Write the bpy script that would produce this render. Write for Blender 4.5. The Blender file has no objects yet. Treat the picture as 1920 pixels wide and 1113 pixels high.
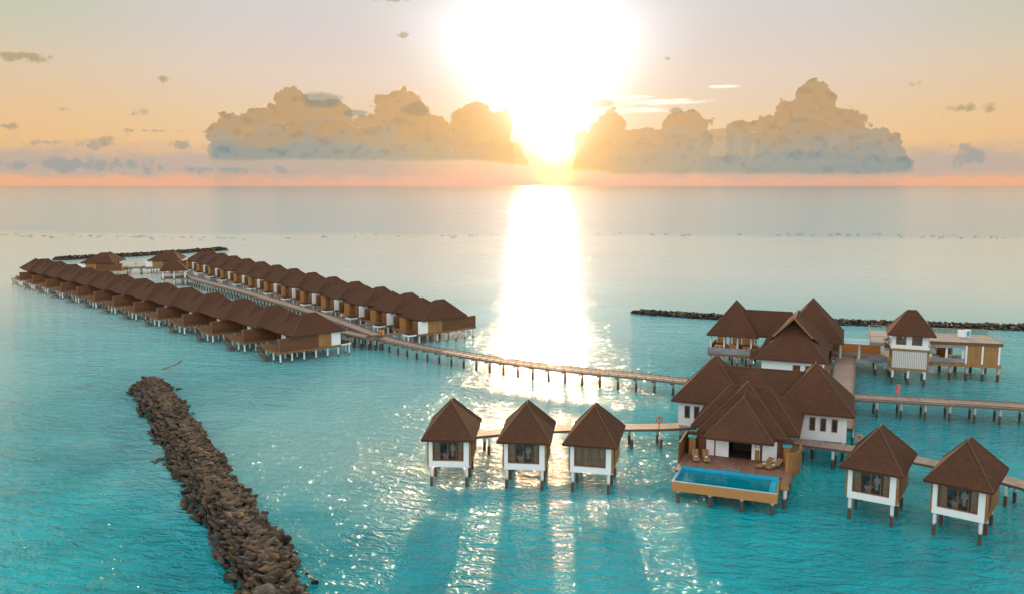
import bpy, bmesh, math, random
from mathutils import Vector, Matrix
random.seed(7)
R = math.radians
sc = bpy.context.scene
COL = sc.collection

# ------------------------------------------------------------------ camera
F_PX, CAM_H = 1600.0, 32.0
PITCH = math.atan(208.5 / F_PX)
cd = bpy.data.cameras.new("camera")
cd.sensor_width = 36.0
cd.lens = F_PX / 1920 * 36
cd.clip_start = 0.5
cd.clip_end = 400000
cam = bpy.data.objects.new("camera", cd)
COL.objects.link(cam)
cam.location = (0, 0, CAM_H)
cam.rotation_euler = (math.pi / 2 - PITCH, 0, 0)
sc.camera = cam
sc.view_settings.view_transform = 'Standard'
sc.view_settings.look = 'None'
sc.view_settings.exposure = 0.0
sc.view_settings.gamma = 1.0
sc.cycles.max_bounces = 6
sc.cycles.diffuse_bounces = 2
sc.cycles.glossy_bounces = 3
sc.cycles.transparent_max_bounces = 8
sc.cycles.sample_clamp_indirect = 4.0
sc.cycles.caustics_reflective = False
sc.cycles.caustics_refractive = False

def at(px, py, z=0.0):
    """a pixel of the 1920 wide photograph -> the point of the level z it looks at"""
    u = (px - 960) / F_PX
    v = (556.5 - py) / F_PX
    dy = math.cos(PITCH) + v * math.sin(PITCH)
    dz = -math.sin(PITCH) + v * math.cos(PITCH)
    t = (z - CAM_H) / dz
    return Vector((u * t, dy * t, z))

def ang(px, py):
    """a pixel -> azimuth, elevation of its sight line (degrees)"""
    u = (px - 960) / F_PX
    v = (556.5 - py) / F_PX
    dy = math.cos(PITCH) + v * math.sin(PITCH)
    dz = -math.sin(PITCH) + v * math.cos(PITCH)
    return math.degrees(math.atan2(u, dy)), math.degrees(math.atan2(dz, math.hypot(u, dy)))

SUN_AZ, SUN_EL = 1.9, 8.5
sun_dir = Vector((math.sin(R(SUN_AZ)) * math.cos(R(SUN_EL)), math.cos(R(SUN_AZ)) * math.cos(R(SUN_EL)), math.sin(R(SUN_EL))))

# ------------------------------------------------------------------ node helper
class X:
    """a socket with arithmetic"""
    nt = None
    def __init__(s, k): s.k = k
    @staticmethod
    def m(op, *a, clamp=False):
        n = X.nt.nodes.new('ShaderNodeMath'); n.operation = op; n.use_clamp = clamp
        for i, q in enumerate(a):
            if isinstance(q, X): X.nt.links.new(q.k, n.inputs[i])
            else: n.inputs[i].default_value = q
        return X(n.outputs[0])
    def __add__(s, o): return X.m('ADD', s, o)
    __radd__ = __add__
    def __sub__(s, o): return X.m('SUBTRACT', s, o)
    def __rsub__(s, o): return X.m('SUBTRACT', o, s)
    def __mul__(s, o): return X.m('MULTIPLY', s, o)
    __rmul__ = __mul__
    def __truediv__(s, o): return X.m('DIVIDE', s, o)
    def __neg__(s): return X.m('MULTIPLY', s, -1.0)
def step(x, a, b, lo=0.0, hi=1.0):
    n = X.nt.nodes.new('ShaderNodeMapRange'); n.interpolation_type = 'SMOOTHSTEP'
    X.nt.links.new(x.k, n.inputs[0])
    for i, q in zip((1, 2, 3, 4), (a, b, lo, hi)): n.inputs[i].default_value = q
    return X(n.outputs[0])
def lin(x, a, b, lo=0.0, hi=1.0):
    n = X.nt.nodes.new('ShaderNodeMapRange')
    X.nt.links.new(x.k, n.inputs[0])
    for i, q in zip((1, 2, 3, 4), (a, b, lo, hi)): n.inputs[i].default_value = q
    return X(n.outputs[0])
def gauss(x):  # exp(-x)
    return X.m('EXPONENT', X.m('MULTIPLY', x, -1.0))
def mix(f, a, b, mode='MIX'):
    n = X.nt.nodes.new('ShaderNodeMix'); n.data_type = 'RGBA'; n.blend_type = mode
    for i, q in ((0, f), (6, a), (7, b)):
        if isinstance(q, X): X.nt.links.new(q.k, n.inputs[i])
        elif i == 0: n.inputs[0].default_value = q
        else: n.inputs[i].default_value = (*q[:3], 1)
    return X(n.outputs[2])
def vscale(col, f):
    n = X.nt.nodes.new('ShaderNodeVectorMath'); n.operation = 'SCALE'
    if isinstance(col, X): X.nt.links.new(col.k, n.inputs[0])
    else: n.inputs[0].default_value = col[:3]
    if isinstance(f, X): X.nt.links.new(f.k, n.inputs['Scale'])
    else: n.inputs['Scale'].default_value = f
    return X(n.outputs[0])
def vop(op, a, b):
    n = X.nt.nodes.new('ShaderNodeVectorMath'); n.operation = op
    for i, q in enumerate((a, b)):
        if isinstance(q, X): X.nt.links.new(q.k, n.inputs[i])
        else: n.inputs[i].default_value = q
    return X(n.outputs[1] if op in ('DOT_PRODUCT', 'LENGTH', 'DISTANCE') else n.outputs[0])
def comb(x, y, z=0.0):
    n = X.nt.nodes.new('ShaderNodeCombineXYZ')
    for i, q in enumerate((x, y, z)):
        if isinstance(q, X): X.nt.links.new(q.k, n.inputs[i])
        else: n.inputs[i].default_value = q
    return X(n.outputs[0])
def sep(v):
    n = X.nt.nodes.new('ShaderNodeSeparateXYZ'); X.nt.links.new(v.k, n.inputs[0])
    return [X(o) for o in n.outputs]
def noise(v, scale, detail=3, rough=0.5, dist=0.0, dim='3D'):
    n = X.nt.nodes.new('ShaderNodeTexNoise'); n.noise_dimensions = dim
    if v is not None: X.nt.links.new(v.k, n.inputs['Vector'])
    n.inputs['Scale'].default_value = scale; n.inputs['Detail'].default_value = detail
    n.inputs['Roughness'].default_value = rough; n.inputs['Distortion'].default_value = dist
    return X(n.outputs[0])
def voro(v, scale, detail=0, rough=0.5, smooth=0.4):
    n = X.nt.nodes.new('ShaderNodeTexVoronoi'); n.feature = 'SMOOTH_F1'
    X.nt.links.new(v.k, n.inputs['Vector'])
    n.inputs['Scale'].default_value = scale; n.inputs['Detail'].default_value = detail
    n.inputs['Roughness'].default_value = rough; n.inputs['Smoothness'].default_value = smooth
    return X(n.outputs[0])
def ramp(x, stops):
    n = X.nt.nodes.new('ShaderNodeValToRGB'); X.nt.links.new(x.k, n.inputs[0])
    cr = n.color_ramp
    while len(cr.elements) < len(stops): cr.elements.new(0.5)
    for e, (p, c) in zip(cr.elements, stops):
        e.position = p; e.color = (*c, 1)
    return X(n.outputs[0])
def lc(r, g, b):
    f = lambda c: (c / 255 / 12.92) if c / 255 <= 0.04045 else ((c / 255 + 0.055) / 1.055) ** 2.4
    return (f(r), f(g), f(b))

# ------------------------------------------------------------------ world: evening sky
w = bpy.data.worlds.new("World"); sc.world = w; w.use_nodes = True
nt = w.node_tree; X.nt = nt
for n in list(nt.nodes): nt.nodes.remove(n)
out = nt.nodes.new('ShaderNodeOutputWorld'); bg = nt.nodes.new('ShaderNodeBackground')
nt.links.new(bg.outputs[0], out.inputs[0])
tc = nt.nodes.new('ShaderNodeTexCoord')
D = X(tc.outputs['Generated'])
dx, dyy, dz = sep(D)
AZ = X.m('ARCTAN2', dx, dyy) * 57.29578
EL = X.m('ARCSINE', dz) * 57.29578
P2 = comb(AZ, EL)
el01 = lin(EL, 0, 90)
front = ramp(X.m('POWER', el01, 0.5), [
    (0.0, lc(232, 168, 146)), (0.085, lc(234, 174, 146)), (0.15, lc(235, 190, 140)), (0.215, lc(230, 199, 160)),
    (0.285, lc(223, 204, 187)), (0.33, lc(214, 203, 198)), (0.40, lc(207, 203, 201)), (0.55, lc(204, 212, 214)), (1.0, lc(196, 212, 222))])
back = ramp(X.m('POWER', el01, 0.5), [(0.0, (1.72, 1.60, 1.58)), (0.5, (1.72, 1.76, 1.80)), (0.8, (1.1, 1.16, 1.22)), (1.0, lc(196, 212, 222))])
facing = step(dyy, -0.45, 0.45)
sky = mix(facing, back, front)
# greener, duller corners high up at the sides
side = X.m('ABSOLUTE', AZ - 1.0)
corner = step(side, 17, 33) * step(EL, 3.5, 13) * facing
sky = mix(corner * 0.75, sky, lc(186, 196, 156))
# warm sides lower down
warm = step(side, 14, 34) * step(EL, 11, 4) * facing
sky = mix(warm * 0.38, sky, lc(236, 184, 116))
# aureole round the sun: tall ellipse, soft
sdaz = (AZ - SUN_AZ)
sdel = (EL - SUN_EL - 0.6)
r1 = X.m('SQRT', (sdaz / 3.7) * (sdaz / 3.7) + (sdel / 4.5) * (sdel / 4.5))
core = gauss(X.m('POWER', r1, 1.45)) * 1.1
wide = gauss(X.m('POWER', r1, 1.1) * 0.5) * 0.20
sky = vop('ADD', sky, vscale((0.88, 0.95, 1.02), core * facing))
sky = vop('ADD', sky, vscale((0.88, 0.92, 0.96), wide * facing))
base_sky = sky

# clouds: lobes given as (px, py, rx, ry, weight) of the view, displaced by fractal noise
BANK = [
    (480, 235, 80, 40), (545, 200, 52, 42), (620, 212, 66, 34), (745, 207, 74, 48), (690, 240, 70, 36), (800, 240, 60, 34),
    (890, 232, 62, 58), (935, 250, 40, 60), (425, 248, 44, 32),
    (1525, 190, 50, 46), (1480, 206, 38, 30), (1570, 235, 70, 40), (1630, 262, 64, 36), (1450, 240, 50, 40), (1285, 234, 62, 32), (1385, 248, 40, 30),
    (1210, 262, 70, 30), (1140, 248, 50, 52), (1110, 275, 50, 40), (1665, 290, 40, 26)]
MID = [(440, 285, 60, 26), (520, 262, 70, 22), (600, 248, 90, 30), (705, 262, 90, 28), (775, 222, 44, 26), (835, 262, 70, 26), (930, 285, 70, 26),
    (1120, 290, 60, 26), (1200, 285, 80, 22), (1270, 268, 40, 18), (1345, 262, 38, 24), (1430, 268, 50, 22), (1510, 245, 60, 26), (1600, 285, 70, 20)]
FRONT = [(425, 282, 40, 18), (490, 288, 80, 18), (600, 280, 120, 22), (720, 290, 120, 18), (850, 296, 110, 16),
    (1120, 306, 70, 20), (1230, 300, 120, 20), (1370, 305, 130, 20), (1500, 298, 120, 20), (1620, 305, 110, 18)]
DARK = [(600, 188, 56, 20), (668, 212, 30, 10), (780, 206, 36, 18), (1268, 208, 18, 9), (1130, 194, 36, 13)]
BITS = [
    (278, 214, 48, 16), (188, 264, 52, 22), (88, 267, 50, 11), (345, 272, 46, 15), (306, 147, 20, 11), (118, 205, 22, 7), (12, 237, 40, 9),
    (25, 105, 90, 11), (1806, 205, 66, 15), (1826, 288, 66, 34), (1252, 110, 20, 8), (735, 1, 60, 7), (760, 66, 24, 8),
    (1708, 157, 22, 9), (150, 308, 330, 20), (420, 318, 260, 14), (290, 245, 90, 7), (1560, 305, 130, 12)]
def lobes(lst, domed=False):
    f = None
    for (cx, cy, rx, ry) in lst:
        a, e = ang(cx, cy)
        k = 57.29578 / F_PX * 0.97
        v = vop('SUBTRACT', P2, (a, e, 0))
        v = vop('MULTIPLY', v, (1 / (rx * k), 1 / (ry * k), 0))
        if domed: v = vop('MAXIMUM', v, (-99.0, -0.05, 0))
        n = X.nt.nodes.new('ShaderNodeVectorMath'); n.operation = 'LENGTH'
        X.nt.links.new(v.k, n.inputs[0])
        g = 1.0 - X(n.outputs[1])
        f = g if f is None else X.m('SMOOTH_MAX', f, g, 0.18)
    return f
big = noise(D, 16, 2, 0.5)
v1 = voro(D, 50, 3.0, 0.55, 0.6)
v1s = voro(vop('ADD', D, (0.0, 0, 0.006)), 50, 1.0, 0.5, 0.7)
v2 = voro(vop('ADD', D, (0.61, 0.2, 0.3)), 44, 2.0, 0.45, 0.8)
fine = noise(D, 110, 4, 0.6)
wisp = noise(vop('MULTIPLY', D, (1, 1, 2.2)), 34, 4, 0.6)
relief = lin(v1 - v1s, -0.22, 0.22)
near = gauss((sdaz / 8.5) * (sdaz / 8.5))
base = lin(AZ, -2.0, 7.0, 1.65, 0.8)
foot = step(EL - base + (big - 0.5) * 0.5, -0.15, 0.2, 0.10, 1.0)
def layer(sky, lst, vv, hi, lo, edge, a_max, rim_s):
    f = X.m('MINIMUM', lobes(lst, True) * 3.0, 2.2)
    d = f + (big - 0.5) * 0.40 + (0.42 - vv) * 1.35 + (fine - 0.5) * 0.36 + (wisp - 0.5) * 0.36
    al = step(d, 0.0, edge) * foot
    up = step(EL + (wisp - 0.5) * 5.0, 1.6, 4.6)
    c = mix(up, lo, hi)
    c = mix(lin(relief, 0, 1, 0.16, 0.0), c, (0.30, 0.27, 0.24))
    c = mix(lin(relief, 0, 1, 0.0, 0.16), c, (0.92, 0.72, 0.48))
    c = mix(near * 0.62, c, lc(248, 188, 112))
    rim = step(d, 0.04, 0.36, 1.0, 0.0) * step(wisp + (big - 0.5) * 0.8, 0.40, 0.62) * step(EL, 2.4, 4.4) * step(v1 - v1s, -0.10, 0.08) * step(f, 0.95, 0.45) * rim_s
    c = mix(rim, c, (1.25, 0.98, 0.68))
    return mix(al * a_max * facing, sky, c)
# grey violet haze lying on the sea at both sides
hz = step(EL + (wisp - 0.5) * 0.9, 0.25, 0.9) * step(EL + (wisp - 0.5) * 1.6, 2.9, 1.5) * step(X.m('ABSOLUTE', AZ - 2.0), 4, 12)
sky = mix(hz * 0.78 * facing, sky, lc(178, 170, 164))
sky = layer(sky, BANK, v1, lc(172, 134, 90), lc(136, 142, 138), 0.14, 0.93, 0.85)
sky = layer(sky, MID, v2, lc(168, 134, 94), lc(124, 138, 138), 0.30, 0.72, 0.32)
sky = layer(sky, FRONT, v1, lc(122, 134, 130), lc(108, 136, 144), 0.70, 0.78, 0.0)
dk = lobes(DARK) * 2.2 + (wisp - 0.5) * 0.9 + (0.40 - v2) * 1.0
sky = mix(step(dk, 0.0, 0.8) * 0.62 * facing, sky, mix(near, lc(122, 138, 130), lc(200, 142, 78)))
high = step(EL + (big - 0.5) * 5.0, 1.6, 4.6)
fs = lobes(BITS)
d2 = fs + (big - 0.5) * 0.9 + (fine - 0.5) * 1.1 + (0.40 - v1) * 1.0 + 0.16
bit_a = step(d2, 0.0, 0.55)
bcol = mix(high, lc(150, 158, 158), lc(172, 152, 112))
sky = mix(bit_a * 0.75 * facing, sky, bcol)
# thin bright streaks right of the sun
strk = lobes([(1245, 192, 95, 7), (1355, 162, 34, 3.5), (1200, 207, 70, 6), (1180, 183, 60, 5)]) + (noise(vop('MULTIPLY', D, (40, 40, 260)), 1.6, 3) - 0.5) * 1.3
sky = mix(step(strk, 0.0, 0.55) * 0.85 * facing, sky, (1.1, 1.0, 0.86))
# light pouring through the gap between the two banks, widening upwards
ax, ex = ang(1043, 322)
wdg = (AZ - ax + (EL - ex) * 0.14)
half = X.m('MAXIMUM', 0.55 + (EL - ex) * 0.56, 0.5)
g1 = gauss(X.m('POWER', X.m('ABSOLUTE', wdg / half), 2.0)) * step(EL, 0.9, 2.6) * step(EL, 13, 8)
sky = vop('ADD', sky, vscale((0.95, 0.92, 0.85), g1 * 1.15 * facing))
g2 = gauss(X.m('POWER', X.m('ABSOLUTE', wdg / (half * 1.0 + 2.1)), 2.0)) * step(EL, 9.5, 3) * step(EL, -0.5, 0.9)
sky = vop('ADD', sky, vscale((0.50, 0.26, 0.05), g2 * facing))
g3 = gauss((AZ - ax) * (AZ - ax) / 1.2 + (EL - 0.55) * (EL - 0.55) / 0.5)
sky = vop('ADD', sky, vscale((0.8, 0.45, 0.02), g3 * facing))
# physically based sky kept as a faint share of the dome
nish = nt.nodes.new('ShaderNodeTexSky'); nish.sky_type = 'NISHITA'; nish.sun_disc = False
nish.sun_elevation = R(SUN_EL); nish.sun_rotation = R(SUN_AZ)
nk = vscale(X(nish.outputs[0]), 0.002)
bg2 = nt.nodes.new('ShaderNodeBackground'); ms = nt.nodes.new('ShaderNodeMixShader')
nt.links.new(vop('ADD', base_sky, nk).k, bg.inputs[0]); nt.links.new(vop('ADD', sky, nk).k, bg2.inputs[0])
# clouds only stand low over the sea in the west; elsewhere the plain dome is evaluated
band = X.m('LESS_THAN', X.m('ABSOLUTE', AZ), 50.0) * X.m('LESS_THAN', EL, 16.0) * X.m('GREATER_THAN', EL, -1.5)
nt.links.new(band.k, ms.inputs[0]); nt.links.new(bg.outputs[0], ms.inputs[1]); nt.links.new(bg2.outputs[0], ms.inputs[2])
nt.links.new(ms.outputs[0], out.inputs[0])
w.cycles.sampling_method = 'MANUAL'; w.cycles.sample_map_resolution = 256

# ------------------------------------------------------------------ sun
sd = bpy.data.lights.new("sun", 'SUN'); sd.energy = 3.0; sd.angle = R(0.6); sd.color = (1.0, 0.68, 0.36)
so = bpy.data.objects.new("sun", sd); COL.objects.link(so)
so.rotation_euler = (-sun_dir).to_track_quat('-Z', 'Y').to_euler()

# ------------------------------------------------------------------ materials
def new_mat(name):
    m = bpy.data.materials.new(name); m.use_nodes = True
    X.nt = m.node_tree
    b = m.node_tree.nodes['Principled BSDF']
    return m, b
def setc(b, key, v):
    if isinstance(v, X): X.nt.links.new(v.k, b.inputs[key])
    elif isinstance(v, tuple): b.inputs[key].default_value = (*v[:3], 1)
    else: b.inputs[key].default_value = v
def bump(h, dist, strength=1.0):
    n = X.nt.nodes.new('ShaderNodeBump'); n.inputs['Strength'].default_value = strength
    n.inputs['Distance'].default_value = dist
    X.nt.links.new(h.k, n.inputs['Height'])
    return X(n.outputs[0])
def tcoord(k='Object'):
    n = X.nt.nodes.new('ShaderNodeTexCoord'); return X(n.outputs[k])
def gpos():
    n = X.nt.nodes.new('ShaderNodeNewGeometry'); return X(n.outputs['Position'])
def plain(name, c, rough=0.7, var=0.12, scale=3.0, bmp=0.004):
    m, b = new_mat(name)
    p = tcoord()
    f = noise(p, scale, 5, 0.6)
    setc(b, 'Base Color', mix(f, tuple(q * (1 - var * 2) for q in c), tuple(min(1, q * (1 + var)) for q in c)))
    setc(b, 'Roughness', rough)
    if bmp: setc(b, 'Normal', bump(noise(p, scale * 12, 3), bmp))
    return m
def brick_tex(v, c1, c2, cm, bw, rh, ms, off=0.5):
    n = X.nt.nodes.new('ShaderNodeTexBrick'); n.offset = off
    X.nt.links.new(v.k, n.inputs['Vector'])
    for k, q in (('Color1', c1), ('Color2', c2), ('Mortar', cm)): n.inputs[k].default_value = (*q, 1)
    n.inputs['Scale'].default_value = 1.0; n.inputs['Mortar Size'].default_value = ms
    n.inputs['Mortar Smooth'].default_value = 0.3; n.inputs['Bias'].default_value = 0.0
    n.inputs['Brick Width'].default_value = bw; n.inputs['Row Height'].default_value = rh
    return X(n.outputs[0]), X(n.outputs[1])
def roof_mat(name, c, row=0.26):
    m, b = new_mat(name)
    uv = tcoord('UV')
    k1 = tuple(q * 0.87 for q in c); k2 = tuple(q * 1.14 for q in c)
    col, fac = brick_tex(uv, k1, k2, tuple(q * 0.55 for q in c), 0.34, row, 0.016)
    blot = noise(tcoord('Object'), 0.55, 4, 0.6)
    col = mix(step(blot, 0.36, 0.70) * 0.6, col, tuple(q * g for q, g in zip(c, (0.70, 0.78, 0.92))))
    fade = noise(tcoord('Object'), 0.23, 3, 0.6)
    col = mix(step(fade, 0.48, 0.74) * 0.5, col, tuple(q * g for q, g in zip(c, (1.34, 1.28, 1.22))))
    _, vv, _ = sep(uv)
    saw = X.m('FRACT', vv / row)
    grain = noise(vop('MULTIPLY', uv, (22, 3, 1)), 1.0, 3)
    setc(b, 'Base Color', mix(grain * 0.5, col, tuple(q * 0.62 for q in c)))
    setc(b, 'Roughness', 0.9); b.inputs['Specular IOR Level'].default_value = 0.2
    setc(b, 'Normal', bump((1.0 - saw) * 0.7 + fac * -0.5 + grain * 0.35, 0.035))
    return m
def plank_mat(name, c, vec='Object', axis='z', wdt=0.14, gap=0.02, contrast=0.25):
    """boards running along one axis"""
    m, b = new_mat(name)
    p = tcoord(vec)
    x, y, z = sep(p)
    if axis == 'z': q = comb(z, x + y)          # horizontal boards
    elif axis == 'v': q = comb(x + y, z)        # vertical boards
    elif axis == 'x': q = comb(y, x)            # boards along x stacked in y
    else: q = comb(x, y)                        # boards along y
    sx, sy, _ = sep(q)
    q2 = comb(sy, sx)
    k1 = tuple(u * (1 - contrast) for u in c); k2 = tuple(u * (1 + contrast) for u in c)
    col, fac = brick_tex(q2, k1, k2, tuple(u * 0.25 for u in c), 2.6, wdt, gap / 2)
    gr = noise(vop('MULTIPLY', comb(sx, sy, z), (30, 2.5, 3)), 1.0, 4)
    blot = noise(p, 0.8, 3)
    col = mix(gr * 0.45, col, tuple(u * 0.6 for u in c))
    col = mix(step(blot, 0.45, 0.75) * 0.3, col, tuple(u * 1.35 for u in c))
    setc(b, 'Base Color', col); setc(b, 'Roughness', 0.62)
    setc(b, 'Normal', bump(fac * -1.0 + gr * 0.25, 0.012))
    return m
def post_mat(name, c, dark, zcut, soft=0.25):
    m, b = new_mat(name)
    p = gpos(); _, _, z = sep(p)
    n = noise(p, 5.0, 4)
    f = step(z + (n - 0.5) * 0.5, zcut - soft * 0.5, zcut + soft * 0.5)
    up = mix(n * 0.6, c, tuple(q * 0.72 for q in c))
    lo = mix(noise(p, 14, 3), dark, tuple(q * 2.0 for q in dark))
    setc(b, 'Base Color', mix(f, lo, up)); setc(b, 'Roughness', 0.7)
    setc(b, 'Normal', bump(n, 0.02))
    return m
M = {}
M['roof'] = roof_mat('shingle_roof', (0.112, 0.049, 0.027))
M['cap'] = plain('ridge_cap_wood', (0.122, 0.056, 0.032), 0.75, 0.15, 4)
M['white'] = plain('white_render', (0.80, 0.79, 0.76), 0.8, 0.06, 1.2, 0.003)
M['tan'] = plank_mat('tan_boards', (0.36, 0.170, 0.045), axis='v', wdt=0.16)
M['wood'] = plank_mat('brown_boards', (0.155, 0.052, 0.015), axis='z', wdt=0.15)
M['woodv'] = plank_mat('brown_upright_boards', (0.20, 0.085, 0.028), axis='v', wdt=0.15)
M['soffit'] = plain('soffit_wood', (0.16, 0.075, 0.030), 0.8, 0.15)
M['trim'] = plain('timber_trim', (0.24, 0.100, 0.032), 0.65, 0.2, 5)
M['frame'] = plain('window_timber', (0.235, 0.085, 0.032), 0.5, 0.2, 5)
M['deck'] = plank_mat('deck_boards', (0.27, 0.135, 0.082), axis='y', wdt=0.14)
M['boardwalk'] = plank_mat('boardwalk_planks', (0.42, 0.285, 0.225), vec='UV', axis='y', wdt=0.17, gap=0.03, contrast=0.22)
M['beam'] = plain('weathered_beam', (0.22, 0.155, 0.115), 0.8, 0.25, 2.5)
M['post'] = post_mat('white_stained_post', (0.74, 0.73, 0.70), (0.060, 0.036, 0.022), 1.15)
M['postw'] = post_mat('whitewashed_post', (0.78, 0.78, 0.76), (0.070, 0.048, 0.034), 0.35)
M['postb'] = post_mat('jetty_post', (0.50, 0.43, 0.36), (0.055, 0.032, 0.020), 1.25)
M['steel'] = plain('brushed_rail', (0.45, 0.43, 0.42), 0.35, 0.1)
M['grey'] = plank_mat('grey_boards', (0.30, 0.295, 0.31), axis='z', wdt=0.2)
M['slab'] = plain('pale_slab', (0.44, 0.345, 0.285), 0.8, 0.12, 0.8)
M['orange'] = plain('lifebuoy_orange', (0.72, 0.15, 0.04), 0.5, 0.1)
M['cloth'] = plain('white_cloth', (0.75, 0.74, 0.72), 0.9, 0.05)
M['robe'] = plain('pale_blue_cloth', (0.55, 0.63, 0.70), 0.9, 0.05)
M['rattan'] = plank_mat('rattan', (0.36, 0.19, 0.085), axis='y', wdt=0.07, gap=0.02)
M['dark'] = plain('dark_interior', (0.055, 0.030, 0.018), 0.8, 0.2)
M['skin'] = plain('skin', (0.46, 0.24, 0.15), 0.6, 0.05)
M['hair'] = plain('hair', (0.03, 0.018, 0.012), 0.6, 0.1)
M['pink'] = plain('pink_cotton', (0.78, 0.10, 0.14), 0.9, 0.08)
M['orange_cloth'] = plain('orange_cotton', (0.72, 0.26, 0.07), 0.9, 0.08)
M['rust_cloth'] = plain('rust_cotton', (0.42, 0.12, 0.05), 0.9, 0.08)
M['navy'] = plain('navy_cotton', (0.05, 0.06, 0.10), 0.9, 0.08)
M['plant'] = plain('leaves', (0.10, 0.10, 0.03), 0.8, 0.3)
def curtain_mat():
    m, b = new_mat('curtain')
    setc(b, 'Base Color', mix(noise(tcoord(), 2.0, 2), (0.56, 0.40, 0.27), (0.66, 0.50, 0.36))); setc(b, 'Roughness', 0.9)
    return m
M['curtain'] = curtain_mat()
def glow_sheet_mat():  # translucent sheet, added so the low sun glows golden through it
    m, b = new_mat('glow_sheet')
    t = m.node_tree; mx = t.nodes.new('ShaderNodeMixShader'); tr = t.nodes.new('ShaderNodeBsdfTranslucent')
    tr.inputs[0].default_value = (0.55, 0.37, 0.20, 1); setc(b, 'Base Color', (0.40, 0.26, 0.14))
    mx.inputs[0].default_value = 0.6
    t.links.new(b.outputs[0], mx.inputs[1]); t.links.new(tr.outputs[0], mx.inputs[2])
    t.links.new(mx.outputs[0], t.nodes['Material Output'].inputs[0])
    return m
M['backing_sheet'] = glow_sheet_mat()
def louvre_mat():
    m, b = new_mat('white_louvre')
    x, y, z = sep(tcoord())
    s = X.m('FRACT', x / 0.27)
    setc(b, 'Base Color', mix(step(s, 0.62, 0.74), (0.62, 0.58, 0.53), (0.30, 0.26, 0.24)))
    setc(b, 'Roughness', 0.7)
    return m
M['louvre'] = louvre_mat()
def glass_mat():
    m = bpy.data.materials.new('window_glass'); m.use_nodes = True; t = m.node_tree
    for n in list(t.nodes): t.nodes.remove(n)
    o = t.nodes.new('ShaderNodeOutputMaterial'); mx = t.nodes.new('ShaderNodeMixShader')
    tr = t.nodes.new('ShaderNodeBsdfTransparent'); gl = t.nodes.new('ShaderNodeBsdfGlossy')
    fr = t.nodes.new('ShaderNodeFresnel'); fr.inputs[0].default_value = 1.5
    tr.inputs[0].default_value = (0.86, 0.84, 0.80, 1); gl.inputs['Roughness'].default_value = 0.02
    t.links.new(fr.outputs[0], mx.inputs[0]); t.links.new(tr.outputs[0], mx.inputs[1]); t.links.new(gl.outputs[0], mx.inputs[2])
    t.links.new(mx.outputs[0], o.inputs[0])
    return m
M['glass'] = glass_mat()
def tile_mat():
    m, b = new_mat('pool_tile')
    col, f = brick_tex(tcoord(), (0.01, 0.30, 0.50), (0.015, 0.36, 0.56), (0.10, 0.42, 0.58), 0.3, 0.3, 0.01, 0)
    setc(b, 'Base Color', col); setc(b, 'Roughness', 0.3)
    return m
M['tile'] = tile_mat()
def poolwater_mat(c, name):
    m, b = new_mat(name)
    p = gpos()
    setc(b, 'Base Color', mix(noise(p, 0.35, 3), tuple(q * 0.8 for q in c), tuple(q * 1.15 for q in c)))
    setc(b, 'Roughness', 0.03); setc(b, 'IOR', 1.33)
    setc(b, 'Normal', bump(noise(p, 1.6, 3), 0.025))
    return m
M['poolwater'] = poolwater_mat((0.002, 0.185, 0.25), 'pool_water')
M['pooledge'] = poolwater_mat((0.02, 0.42, 0.54), 'wet_pool_ledge')
M['canopy_cyan'] = poolwater_mat((0.12, 0.52, 0.58), 'cyan_canopy')  # cyan surface of the terrace canopy
def rock_mat():
    m, b = new_mat('breakwater_rock')
    p = gpos(); _, _, z = sep(p)
    oi = X.nt.nodes.new('ShaderNodeObjectInfo')
    rnd = X(oi.outputs['Random'])
    big = noise(p, 0.9, 2); fin = noise(p, 6.0, 6, 0.65)
    at_ = X.nt.nodes.new('ShaderNodeAttribute'); at_.attribute_name = 'tone'
    tone = X.m('FRACT', rnd * 7.31 + X(at_.outputs['Fac']))
    c = ramp(tone, [(0.0, (0.030, 0.020, 0.013)), (0.3, (0.075, 0.048, 0.029)), (0.5, (0.13, 0.105, 0.085)), (0.7, (0.105, 0.066, 0.040)), (0.88, (0.19, 0.105, 0.045)), (1.0, (0.050, 0.040, 0.034))])
    c = mix(step(fin, 0.35, 0.7) * 0.6, c, vscale(c, 0.42))
    c = mix(step(big, 0.55, 0.75) * 0.35, c, (0.19, 0.12, 0.055))
    wet = step(z + (fin - 0.5) * 0.6, 0.15, 0.75, 1.0, 0.0)
    c = mix(wet * 0.72, c, (0.020, 0.015, 0.012))
    setc(b, 'Base Color', c)
    setc(b, 'Roughness', 0.85 - wet * 0.5)
    setc(b, 'Normal', bump(fin, 0.10))
    return m
M['rock'] = rock_mat()

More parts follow.
